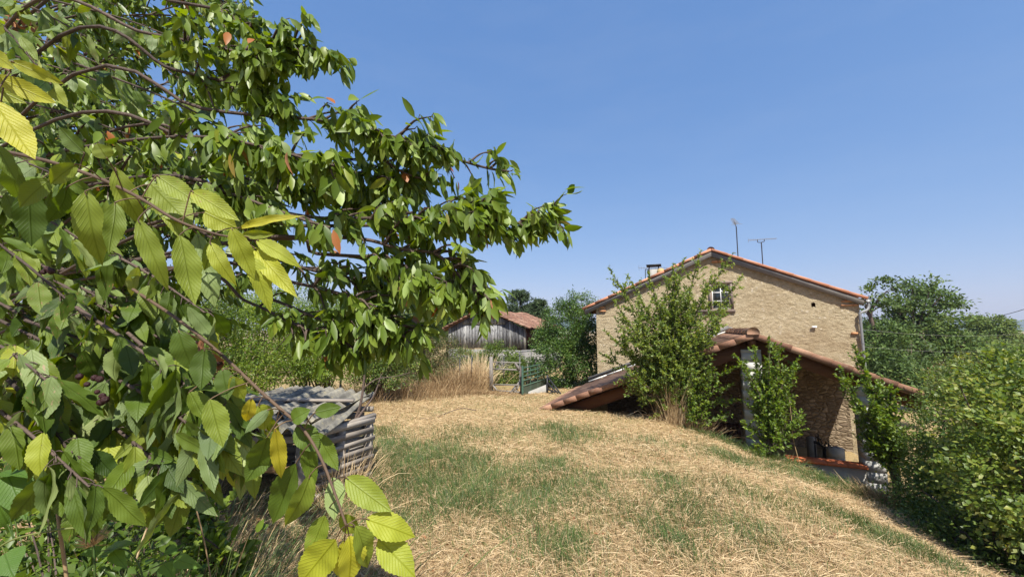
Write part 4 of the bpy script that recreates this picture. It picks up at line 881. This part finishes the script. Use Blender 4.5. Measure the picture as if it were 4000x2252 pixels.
clump('tall straw-coloured grass clump around the foot of the bushy plum tree', on(2630, 8.68), 650, 1.35, (.13, .10), lean=.04)
clump('brown dry grass hanging over the bank edge below the plum tree', on(2690, 8.55), 260, .5, (.3, .14), lean=.5, rb=.25)
clump('tall pale seeding grass in front of the barn boards', on(1850, 15.2), 1000, 1.5, (.26, .15), lean=.12, width=.013, rb=.97)
clump('brown dead grass bank left of the wooden gate', on(1790, 14.3), 1300, 1.15, (.5, .2), lean=.12, width=.010, rb=.25)
clump('tawny dry grass under the thicket', on(1690, 13.8), 800, .6, (.55, .3), lean=.3, width=.009, rb=.2)
clump('dry brown stems below the hedge bush', on(1500, 11.8), 1300, .8, (1.1, .3), lean=.15, width=.007, rb=.1)
clump('dry brown stems behind the hutch', on(1200, 9.8), 900, .55, (1.2, .3), lean=.15, width=.006, rb=.1)
clump('short russet weeds by the foot of the wooden gate', on(1800, 12.9), 1500, .26, (.9, .35), lean=.6, width=.009, rb=.08)
clump('dry grass tuft against the hutch slats', np.array([-1.86, 4.5, gh]), 420, .5, (.14, .26), lean=.3, width=.005, rb=.55)
clump('green grass tuft in the shade in front of the hutch', np.array([-2.6, 3.95, gh]), 300, .35, (.5, .1), 'green_grass', .3, .005, .5, 'grass_clump')
clump('dry and brown weeds at the foot of the hedge', on(3480, 6.6), 800, .3, (.35, .25), lean=.4, rb=.3)
clump('long green grass along the foot of the low shed wall', on(3290, 7.1), 900, .24, (.5, .15), 'green_grass', .5, .006, .45, 'grass_clump')
clump('long green grass at the foot of the pillar sapling', on(2985, 7.75), 600, .24, (.3, .12), 'green_grass', .4, .006, .5, 'grass_clump')
clump('green grass on the bank edge before the dark shed opening', on(2800, 8.3), 700, .22, (.35, .14), 'green_grass', .4, .006, .5, 'grass_clump')
clump('tall wild grass under the cherry at the lower left', np.array([-2.1, 2.25, float(gz(-2.1, 2.25))]), 1500, .62, (.55, .4), 'green_grass', .35, .005, .5, 'grass_clump')
clump('dry bent grass stems under the cherry at the lower left', np.array([-1.9, 2.2, float(gz(-1.9, 2.2))]), 350, .7, (.55, .4), lean=.45, width=.005, rb=.25)
clump('dry wild grass stems left of the hutch front', np.array([-3.4, 3.4, float(gz(-3.4, 3.4))]), 700, .5, (.7, .3), 'straw', .4, .004, .5, 'grass_clump')
clump('dry grass tuft at the foot of the right block pillar', on(3440, 6.75), 500, .42, (.28, .12), lean=.25, rb=.35)
#%%CHERRY%%
# ------------------------------------------------------------------ the cherry tree
from math import inf
cherry = thing('cherry_tree', 'big cherry tree with drooping leafy branches reaching in from the left', 'tree', (-4.6, 3.0, float(gz(-4.6, 3.))), 0)
mb = MB(); mb.tube(spline([(-4.6, 3.0, -1.9), (-4.55, 3.0, -.9), (-4.5, 2.9, .2), (-4.3, 2.8, 1.1)], 14), np.linspace(.17, .12, 14), 12); mb.build('trunk', M['bark'], cherry, smooth=True)
HUB = np.array([-3.6, 2.3, .6])
def bough(path, r0, q0=.35, tw=.11, L=.088, leafd=1., sc=1., rb=.42, droop=.8):
    """one bough: wood mesh (part) with its leaves (sub-part)"""
    wd = MB(); lf = MB(); ln = path_len(path); wd.tube(path, np.linspace(r0, .0035, len(path)), 6, cap=False)
    bs = []; ds = []
    n = int(ln * (1 - q0) / tw); q = np.sort(rng.uniform(q0, .97, n)); c, d = along(path, q)
    for k in range(n):
        sd = unit(np.cross(d[k], rv(1)[0])); el = sc * random.uniform(.08, .34) * (1.25 - q[k] * .75)
        e = c[k] + (d[k] * .75 + sd * .65 + np.array([0, 0, random.uniform(-.1, .35)])) * el; m = (c[k] + e) / 2 + np.array([0, 0, .12]) * el
        sh = spline([c[k], m, e], 7); wd.tube(sh, np.linspace(.005, .002, 7), 4, cap=False)
        nl = max(3, int(el / (.4 * L) * leafd)); qq = np.concatenate([rng.uniform(.2, .95, nl), [.97, .98, 1., 1.]]); b_, d_ = along(sh, qq); bs.append(b_); ds.append(d_)
    nl = int(ln * (1 - q0) / (.35 * L) * leafd); b_, d_ = along(path, np.concatenate([rng.uniform(q0, 1, nl), [.985, .99, 1., 1.]])); bs.append(b_); ds.append(d_)
    b = np.concatenate(bs); d = np.concatenate(ds); n = len(b)
    dr = unit(d * .4 + rv(n, .33) + np.array([0, 0, -droop])); nm = unit(rv(n, .75) + d * .25 + np.array([.15, -.35, .55]))
    pet = b + unit(d * .6 + rv(n, .5)) * .26 * L
    k = rng.random(n) < .35
    for i in np.where(k)[0][:160]: wd.tube([b[i], pet[i]], .0012, 3, cap=False)
    leaves(lf, pet, dr, nm, L * rng.uniform(.65, 1.3, n), L * .37 * rng.uniform(.75, 1.2, n), np.clip(rng.normal(rb, .2, n) + (rng.random(n) < .006) * .6, 0, 1), 'mid', .28, .22)
    o = wd.build('branch', M['bark'], cherry); lf.build('foliage', M['cherry'], o); return o
# boughs that show in outline against the sky (photo pixel, photo pixel, depth)
BO = [[(300, -60, 2.5), (700, 5, 2.3), (900, 45, 2.2), (1010, 110, 2.15), (1130, 160, 2.1), (1250, 185, 2.05), (1365, 205, 2.0)],
      [(100, 50, 2.4), (600, 130, 2.2), (900, 190, 2.1), (1080, 235, 2.05), (1180, 250, 2.0)],
      [(250, 150, 2.3), (700, 270, 2.2), (950, 330, 2.15), (1080, 380, 2.1), (1200, 440, 2.1)],
      [(300, 300, 2.4), (800, 420, 2.2), (1150, 455, 2.1), (1380, 475, 2.05), (1480, 495, 2.0), (1600, 535, 2.0), (1690, 560, 2.0), (1800, 585, 2.0)],
      [(1440, 490, 2.05), (1500, 540, 2.05), (1570, 630, 2.05), (1680, 690, 2.05), (1780, 695, 2.05)],
      [(1600, 535, 2.05), (1750, 560, 2.05), (1850, 620, 2.05), (1960, 655, 2.05), (2050, 670, 2.05)],
      [(300, 450, 2.3), (800, 560, 2.2), (1150, 610, 2.15), (1400, 660, 2.1), (1550, 700, 2.1), (1660, 710, 2.1)],
      [(500, 700, 2.2), (1000, 800, 2.1), (1300, 850, 2.05), (1600, 850, 2.0), (1800, 850, 2.0), (1920, 820, 2.0), (1950, 812, 2.0)],
      [(700, 850, 2.3), (1200, 880, 2.1), (1550, 880, 2.05), (1850, 890, 2.0), (2050, 875, 2.0), (2150, 860, 2.0), (2210, 845, 2.0)],
      [(600, 900, 2.2), (1100, 930, 2.1), (1450, 930, 2.05), (1620, 970, 2.0), (1760, 990, 2.0), (1830, 1050, 2.0), (1900, 1120, 2.0), (1950, 1165, 2.0)],
      [(900, 950, 2.2), (1300, 990, 2.1), (1560, 1010, 2.05), (1680, 1060, 2.0), (1740, 1120, 2.0), (1800, 1150, 2.0)],
      [(700, 1000, 2.3), (1100, 1080, 2.2), (1400, 1150, 2.1), (1520, 1230, 2.1), (1600, 1300, 2.1), (1690, 1320, 2.1)],
      [(700, 1050, 2.4), (1100, 1160, 2.3), (1350, 1260, 2.2), (1470, 1270, 2.15), (1540, 1290, 2.1), (1600, 1300, 2.1)],
      [(600, 1050, 2.5), (1000, 1180, 2.4), (1200, 1260, 2.3), (1350, 1320, 2.2), (1480, 1360, 2.2)],
      [(500, 500, 2.6), (1000, 700, 2.4), (1400, 760, 2.3), (1560, 790, 2.25)],
      [(400, 800, 2.6), (900, 950, 2.4), (1300, 1060, 2.3), (1500, 1100, 2.3), (1600, 1180, 2.25)]]
for bo in BO:
    bo = [(x - (62 if x > 1000 else 30) , y, Y * .56) for x, y, Y in bo]; pts = [P(*p) for p in bo]
    short = bo[0][0] > 930
    if not short: pts = [HUB + rv(1, .1)[0] * np.array([.5, .5, 2]) + np.array([0, 0, (bo[0][1] - 500) * -.0012])] + pts
    bough(spline(pts, 40), .004 if short else .0065, .02 if short else .42, .062, .057, .5 if bo[-1][1] > 1150 else 1.3, .46, droop=.62)
# boughs filling the crown behind and between them
tips = []
POLY = [(0, -250), (850, -120), (1050, 150), (1150, 420), (1400, 540), (1450, 800), (1280, 960), (1120, 1040), (1000, 1120), (900, 1200), (850, 1280), (780, 1500), (620, 1750), (300, 1750), (0, 1650)]
def inside(x, y):
    c = False; n = len(POLY)
    for i in range(n):
        (x1, y1), (x2, y2) = POLY[i], POLY[i - 1]
        if (y1 > y) != (y2 > y) and x < (x2 - x1) * (y - y1) / (y2 - y1) + x1: c = not c
    return c
rg = random.Random(3)
while len(tips) < 76:
    x, y = rg.uniform(250, 1500), rg.uniform(-200, 1700)
    if inside(x, y) and (x < 1000 or rg.random() < .3) and all((x - a) ** 2 + (y - b_) ** 2 > 72 ** 2 for a, b_, _ in tips):
        tips.append((x, y, rg.uniform(1.0, 1.35) if x > 1080 else (rg.uniform(2.3, 3.3) if x > 520 else rg.uniform(1.5, 3.2))))
for x, y, Y in tips:
    e = P(x, y, Y); s = HUB + rv(1, .15)[0] + np.array([0, 0, (e[2] - .5) * .35])
    m1 = s + (e - s) * .45 + np.array([0, 0, .22]); m2 = s + (e - s) * .8 + np.array([0, 0, .16])
    bough(spline([s, m1 + rv(1, .12)[0], m2 + rv(1, .08)[0], e], 30), .008, .25, .055 if Y < 1.4 else .08, .064 if Y < 1.4 else .088, 1.5 if Y < 1.4 else 1.3, .5 if Y < 1.4 else .9)
# ---- near branches with large veined leaves
def near_leaf(lf, wd, bx, by, tx, ty, w, rnd, Y, dy=None, tilt=None, stemto=None):
    dy = random.uniform(-.03, .03) if dy is None else dy
    b, t = P(bx, by, Y), P(tx, ty, Y + dy); L = np.linalg.norm(t - b)
    view = -unit((b + t) / 2); n = unit(view + rv(1, .22)[0]) if tilt is None else unit(view + np.array(tilt))
    if rnd < .5 and random.random() < .25: n = -n
    leaves(lf, b, t - b, n, L * 1.02, w / F * Y * 1.02, np.clip(rnd + random.uniform(-.05, .05), 0, 1), 'near', .3, .26)
    if stemto is not None: wd.tube(spline([stemto, (stemto + b) / 2 + np.array([0, 0, .004]), b, b + (t - b) * .06], 8), .0011, 5, cap=False)
def nearest(path, p): return path[np.argmin(np.linalg.norm(path - p, axis=1))]
def near_branch(pts, r0, lst, Yd, mat='twig'):
    path = spline([P(*p) for p in pts], 40); wd = MB(); lf = MB(); wd.tube(path, np.linspace(r0, .0018, 40), 8, cap=False)
    for (bx, by, tx, ty, w, rnd, *o) in lst:
        Y = Yd + (o[0] if o else random.uniform(-.03, .03)); near_leaf(lf, wd, bx, by, tx, ty, w, rnd, Y, stemto=nearest(path, P(bx, by, Y)))
    o = wd.build('branch', M[mat], cherry, smooth=True); lf.build('foliage', M['cherry_near'], o, smooth=True)
near_branch([(-150, 560, .78), (150, 620, .74), (370, 690, .70), (540, 770, .68), (690, 860, .67), (830, 910, .66), (900, 925, .66)], .0042, [
    (335, 745, 370, 1025, 105, .60, -.02), (450, 655, 535, 880, 85, .62, .0), (450, 790, 432, 985, 75, .55, -.03), (540, 855, 645, 1115, 78, .58, -.02), (700, 920, 755, 1190, 100, .62, -.03), (820, 945, 888, 1095, 68, .70, -.02),
    (905, 890, 992, 1085, 78, .72, -.05), (965, 1000, 1072, 1175, 82, .70, -.01), (990, 965, 1145, 1145, 78, .80, .01), (1000, 935, 1152, 1012, 66, .78, .0), (930, 890, 1130, 825, 38, .85, .02), (945, 915, 1070, 915, 40, .68, -.01),
    (612, 685, 782, 802, 84, .66, .0), (745, 745, 922, 850, 84, .68, -.02), (590, 720, 752, 880, 135, .6, .03), (800, 830, 905, 880, 105, .8, .03), (640, 800, 700, 905, 60, .7, .05), (770, 910, 840, 1190, 100, .45, .06), (590, 880, 560, 1000, 80, .4, .05),
    (110, 745, 130, 955, 105, .15, .02), (262, 730, 228, 890, 95, .2, .0), (200, 700, 60, 800, 80, .5, .0), (300, 640, 180, 720, 70, .55, -.03), (420, 620, 380, 560, 70, .6, -.04), (60, 640, 40, 800, 80, .35, .02), (330, 600, 240, 500, 70, .3, .02), (480, 700, 480, 830, 60, .4, .04), (850, 930, 800, 1050, 60, .5, .05)], .68)
near_branch([(520, 1130, .92), (700, 1250, .86), (860, 1380, .80), (1010, 1520, .75), (1100, 1600, .73), (1180, 1670, .71), (1250, 1780, .69), (1310, 1930, .67), (1345, 2030, .66), (1352, 2050, .66)], .0036, [
    (1313, 2102, 1165, 2285, 135, .82, -.03), (1363, 2091, 1385, 2290, 112, .82, -.045), (1345, 2110, 1330, 2290, 70, .85, -.01), (1430, 2024, 1625, 2091, 98, .74, -.02), (1386, 2052, 1474, 2226, 88, .62, -.05), (1478, 2102, 1620, 2242, 112, .74, .0), (1350, 1863, 1525, 1995, 96, .66, .0),
    (1270, 2010, 1198, 2185, 78, .58, .01), (1298, 1863, 1325, 2030, 78, .45, .02), (1075, 1671, 1103, 1875, 60, .95, -.04), (1045, 1705, 1000, 1855, 110, .35, .0), (1158, 1806, 1062, 2045, 105, .32, .0), (1212, 1853, 1130, 2090, 86, .55, -.03), (1192, 1700, 1226, 1908, 62, .4, .0),
    (1236, 1687, 1320, 1834, 62, .42, .02), (981, 1555, 962, 1660, 50, .97, -.02), (1050, 1598, 955, 1690, 42, .3, -.03), (818, 1560, 872, 1742, 88, .58, .0), (740, 1530, 800, 1640, 80, .5, .03), (1010, 1580, 1060, 1680, 80, .75, .02), (1140, 1640, 1200, 1600, 70, .4, -.02),
    (1160, 1660, 1240, 1760, 90, .35, .0), (1230, 1610, 1330, 1590, 60, .35, -.02), (1060, 1730, 960, 1880, 90, .3, .03), (900, 1470, 960, 1560, 60, .75, .02), (870, 1440, 890, 1560, 70, .2, .02), (700, 1290, 740, 1450, 90, .3, .02), (800, 1360, 780, 1520, 90, .25, .03), (1330, 2010, 1400, 2090, 60, .7, .02)], .72)
near_branch([(-260, 200, .62), (-120, 215, .60), (-30, 240, .59), (40, 280, .58)], .0035, [
    (-30, 395, 135, 620, 115, .86, -.02), (45, 240, 228, 318, 58, .78, -.03), (-20, 300, 240, 412, 78, .80, .0), (-60, 185, 45, 265, 70, .84, -.02), (-60, 420, 70, 545, 90, .75, .02), (-80, 320, 95, 400, 90, .7, .03), (-20, 560, 60, 700, 60, .4, .04)], .58)
# mixed nearer leaves, deeper and darker, hanging between those branches
def hang(lst, n, Ya, Yb, seedrb, L0=.10):
    for (x0, y0, x1, y1) in lst:
        Yh = random.uniform(Ya, Yb); path = spline([P(x0, y0, Yh + .1), P((x0 + x1) / 2, (y0 + y1) / 2 - 20, Yh), P(x1, y1, Yh - .03)], 26); wd = MB(); lf = MB(); wd.tube(path, np.linspace(.0045, .002, 26), 6, cap=False)
        b, d = along(path, rng.uniform(.1, 1, n)); dr = unit(d * .4 + rv(n, .38) + np.array([0, 0, -.8])); view = -unit(b); nm = unit(view * .12 + rv(n, .85) + np.array([.2, -.1, .6])); pet = b + unit(d + rv(n, .7)) * .025
        for k in range(n): wd.tube(spline([b[k], (b[k] + pet[k]) / 2 + np.array([0, 0, .004]), pet[k]], 4), .0011, 4, cap=False)
        leaves(lf, pet, dr, nm, L0 * rng.uniform(.7, 1.25, n), L0 * .43 * rng.uniform(.75, 1.2, n), np.clip(rng.normal(seedrb + .1, .17, n), 0, .75), 'near', .25, .2)
        o = wd.build('branch', M['bark'], cherry, smooth=True); lf.build('foliage', M['cherry_near'], o, smooth=True)
hang([(-200, 560, 260, 700), (-150, 700, 420, 1000), (-150, 850, 350, 1250), (-100, 950, 560, 1300), (-150, 1100, 480, 1500), (100, 1000, 760, 1420), (0, 1250, 620, 1600), (-150, 1350, 300, 1700), (300, 1200, 900, 1650), (150, 1100, 700, 1250), (-150, 1500, 350, 1900), (200, 1400, 760, 1750), (400, 1450, 820, 1720), (250, 1500, 640, 1850), (-100, 1600, 420, 2000), (450, 1300, 900, 1560), (100, 1250, 640, 1480), (-100, 1300, 200, 1500), (500, 1500, 760, 1780), (0, 1450, 300, 1800), (350, 950, 800, 1220), (650, 1330, 1040, 1680), (600, 1420, 960, 1780), (500, 1300, 900, 1700), (350, 1600, 700, 1900)], 30, .8, 1.2, .3, .098)
hang([(-100, -50, 350, 150), (-100, 80, 500, 300), (-100, 180, 650, 420), (-100, 350, 700, 600), (200, 0, 800, 200), (300, 250, 1000, 560), (-100, 0, 200, 330)], 26, 1.1, 1.6, .33, .095)
# dried cherries and withered leaves
mb = MB()
def blob(c, r):
    mb = MB()
    an = np.linspace(0, 2 * math.pi, 9)[:-1]; v = [(c[0] + r * math.sin(p) * math.cos(a), c[1] + r * math.sin(p) * math.sin(a), c[2] + r * math.cos(p)) for p in (.3, .9, 1.57, 2.2, 2.85) for a in an]
    i = np.arange(4)[:, None] * 8; j = np.arange(8)[None]; j2 = (j + 1) % 8; mb.add(v, np.stack([i + j, i + 8 + j, i + 8 + j2, i + j2], -1).reshape(-1, 4)); mb.add(v[:8], [tuple(range(8))]); mb.add(v[-8:], [tuple(range(8))[::-1]])
    mb.build('cherry_fruit', M['fruit'], cherry, smooth=True)
for x, y in ((185, 1050), (170, 1062), (200, 1058), (310, 1470), (380, 1530), (400, 1545), (395, 1570), (370, 1475), (390, 1480), (340, 1500), (850, 1415), (700, 1380), (760, 1340), (840, 1405), (410, 1560), (1660, 1090), (1680, 1085), (1700, 1100), (330, 210), (385, 160)): blob(P(x, y, .82 if y > 700 and x < 1000 else 1.9), random.uniform(.005, .0085))
for x, y in ((775, 1390), (780, 1400), (765, 1370), (60, 95), (80, 85), (110, 90), (40, 80), (95, 75), (670, 500), (1515, 895), (1520, 910), (1290, 985), (1340, 1060), (190, 200)):
    mb = MB()
    for _ in range(5): leaves(mb, P(x, y, .8 if 1300 < y else 1.6) + rv(1, .012)[0], rv(1)[0] + (0, 0, -.6), rv(1)[0], .03, .02, random.random(), 'mid', .6, .8)
    mb.build('withered_leaf', M['drydead'], cherry)
# ---- undergrowth below the cherry
def heartvine(label, pts, lst, Y):
    t = thing('bindweed', label, 'climber', P(*pts[0]), 0); path = spline([P(*p) for p in pts], 30); wd = MB(); lf = MB(); wd.tube(path, .0022, 6, cap=False)
    for bx, by, tx, ty, w in lst:
        b, e = P(bx, by, Y), P(tx, ty, Y - .03); leaves(lf, b, e - b, unit(-unit(b) + rv(1, .25)[0] + np.array([0, 0, .3])), np.linalg.norm(e - b), w / F * Y, random.uniform(.4, .9), 'heart', .2, .15)
        wd.tube(spline([nearest(path, b), b], 4), .0014, 5, cap=False)
    wd.build('stem', M['green_grass'], t, smooth=True); lf.build('foliage', M['ivy'], t, smooth=True)
heartvine('bindweed with heart-shaped leaves climbing at the lower left edge', [(-60, 2180, 1.0), (40, 2110, 1.0), (180, 2075, 1.0), (320, 2060, 1.02), (420, 2090, 1.05)], [(30, 2045, -20, 1950, 110), (20, 2160, 40, 2240, 100), (30, 1860, 100, 2010, 100), (200, 1840, 290, 1860, 60), (10, 1840, 110, 1845, 50), (420, 2005, 470, 2010, 70)], 1.0)
heartvine('broad-leaved weed with pointed leaves sprouting beside the thistle', [(560, 2260, 1.25), (540, 2200, 1.25), (500, 2150, 1.25), (450, 2140, 1.25)], [(395, 2150, 310, 2165, 40), (400, 2160, 510, 2100, 55), (440, 2150, 490, 2210, 45), (680, 2180, 790, 2215, 45), (690, 2140, 640, 2160, 40), (640, 2200, 680, 2250, 50)], 1.25)
th = thing('thistle', 'dry thistle with a pale brush-like flower head at the lower left', 'plant', P(360, 2270, 1.2), 0)
mb = MB(); hd = P(365, 2130, 1.2); mb.tube(spline([P(375, 2350, 1.22), P(370, 2230, 1.2), hd], 10), .003, 6); mb.build('stem', M['green_grass'], th)
mb = MB(); n = 160; d = unit(rv(n, .45) + np.array([0, 0, 1.])); leaves(mb, np.repeat(hd[None], n, 0), d, rv(n), rng.uniform(.03, .06, n), .003, rng.uniform(.3, .8, n), 'low'); mb.build('flower_head', M['straw'], th)
for k, (pts, lab) in enumerate((([(265, 2300, 1.1), (250, 2180, 1.1), (235, 2080, 1.1), (225, 1990, 1.12)], 'thick pale dry stalk at the lower left'), ([(530, 2190, 1.5), (575, 2060, 1.5), (640, 1940, 1.5)], 'long leaning straw stalk below the cherry leaves'), ([(830, 2300, 2.0), (800, 2120, 2.0), (760, 1960, 2.0), (740, 1880, 2.0)], 'slender dry stalk before the hutch front'))):
    mb = MB(); mb.tube(spline([P(*p) for p in pts], 14), .004 if k == 0 else .003, 6); tag(mb.build('dry_stalk', M['straw'], loc=P(*pts[0])), lab, 'stalk')
def cdsap(label, base, tips, L=.075): sapling('cherry_sucker', label, 'shrub', base, tips, L, 'cherry', .7, .2, rad=.01, up=.2, fork=.2, kk='mid')
bb = np.array([-1.75, 2.6, float(gz(-1.75, 2.6))]); cdsap('small leafy cherry sucker in front of the hutch opening', bb, [P(640, 1830, 2.5), P(760, 1850, 2.6), P(700, 1950, 2.4), P(600, 1900, 2.5), P(720, 2050, 2.3), P(560, 2000, 2.4)])
bb = np.array([-2.9, 2.6, float(gz(-2.9, 2.6))]); cdsap('tangled dark cherry sucker at the far lower left', bb, [P(250, 1850, 2.4), P(100, 1800, 2.3), P(400, 1850, 2.5), P(350, 1950, 2.3), P(150, 1980, 2.2), P(480, 1880, 2.6)])
mass('undergrowth_shrub', 'low leafy undergrowth below the cherry at the lower left corner, canopy shade put into its dark leaves', 'shrub', [(np.array([-1.75, 1.75, -1.35]), (.5, .3, .3)), (np.array([-2.3, 2.2, -1.3]), (.6, .35, .4)), (np.array([-3.2, 2.7, -1.25]), (.7, .4, .5))], 5200, .062, 'cherry', .14, rb=.08, stems=20, sr=.006)  # leaf tone lowered to paint in the cherry canopy's shade
#%%CAMERA%%
for o in WORLDS:
    if '_world' in o: del o['_world']
# ------------------------------------------------------------------ summer haze
mb = MB(); mb.box((-2700, -200, -32), (2700, 2700, 80)); hz = mb.build('haze', (t_ := NT('summer_haze')).m)
pv = t_.n('VolumePrincipled', {'Color': (.72, .80, .92, 1), 'Density': .00032, 'Anisotropy': .2}); t_.t.links.new(pv.outputs[0], t_.out.inputs['Volume'])
tag(hz, kind='stuff', label='thin summer haze softening the distance', cat='haze')
# ------------------------------------------------------------------ light, sky, camera
AZ, EL = R_(9), R_(55)          # sun high behind the photographer, a little to the right
S = Vector((math.sin(AZ) * math.cos(EL), -math.cos(AZ) * math.cos(EL), math.sin(EL)))
sun = bpy.data.lights.new('sun', 'SUN'); sun.energy = 4.7; sun.angle = R_(.53); sun.color = (1, .95, .86)
so = bpy.data.objects.new('sun', sun); so.rotation_euler = (-S).to_track_quat('-Z', 'Y').to_euler(); C.objects.link(so)
w = bpy.data.worlds.new('World'); bpy.context.scene.world = w; w.use_nodes = True; nt = w.node_tree
sky = nt.nodes.new('ShaderNodeTexSky'); sky.sky_type = 'NISHITA'; sky.sun_disc = False; sky.sun_elevation = EL; sky.sun_rotation = math.atan2(S.x, S.y); sky.air_density = 1.0; sky.dust_density = .7; sky.ozone_density = 4.0; sky.altitude = 0
bg = nt.nodes['Background']; bg.inputs['Strength'].default_value = .122; hs = nt.nodes.new('ShaderNodeHueSaturation'); hs.inputs['Saturation'].default_value = 1.1; nt.links.new(sky.outputs[0], hs.inputs['Color'])
sep = nt.nodes.new('ShaderNodeSeparateColor'); nt.links.new(hs.outputs[0], sep.inputs[0]); cmb = nt.nodes.new('ShaderNodeCombineColor')
for k, (r0, e) in enumerate(((.65, .73), (1.33, .54), (2.84, .38))):   # sky colours graded per channel: softer contrast between zenith and horizon
    a = nt.nodes.new('ShaderNodeMath'); a.operation = 'POWER'; nt.links.new(sep.outputs[k], a.inputs[0]); a.inputs[1].default_value = e
    b = nt.nodes.new('ShaderNodeMath'); b.operation = 'MULTIPLY'; nt.links.new(a.outputs[0], b.inputs[0]); b.inputs[1].default_value = r0 ** (1 - e); nt.links.new(b.outputs[0], cmb.inputs[k])
tc = nt.nodes.new('ShaderNodeTexCoord'); mp = nt.nodes.new('ShaderNodeMapping'); mp.inputs['Scale'].default_value = (1.5, 1.5, 7); nt.links.new(tc.outputs['Generated'], mp.inputs[0])
nz = nt.nodes.new('ShaderNodeTexNoise'); nz.inputs['Scale'].default_value = 2.2; nz.inputs['Detail'].default_value = 6; nz.inputs['Roughness'].default_value = .6; nt.links.new(mp.outputs[0], nz.inputs['Vector'])
rp = nt.nodes.new('ShaderNodeValToRGB'); rp.color_ramp.elements[0].position = .45; rp.color_ramp.elements[1].position = .85; rp.color_ramp.elements[1].color = (.07, .07, .07, 1); nt.links.new(nz.outputs['Fac'], rp.inputs[0])
mx = nt.nodes.new('ShaderNodeMix'); mx.data_type = 'RGBA'; nt.links.new(rp.outputs[0], mx.inputs[0]); nt.links.new(cmb.outputs[0], mx.inputs[6]); mx.inputs[7].default_value = (2.6, 3.0, 3.6, 1); nt.links.new(mx.outputs[2], bg.inputs[0])
cam = bpy.data.cameras.new('camera'); cam.sensor_width = 36; cam.lens = 36 * F / 4000; cam.clip_end = 6000; cam.clip_start = .02
co = bpy.data.objects.new('camera', cam); co.rotation_euler = (math.pi / 2 + PIT, 0, 0); C.objects.link(co); bpy.context.scene.camera = co
vs = bpy.context.scene.view_settings; vs.view_transform = 'Standard'; vs.look = 'None'; vs.exposure = 0.9; vs.gamma = 1
cy = bpy.context.scene.cycles; cy.max_bounces = 6; cy.diffuse_bounces = 3; cy.transmission_bounces = 4; cy.transparent_max_bounces = 4; cy.use_denoising = True
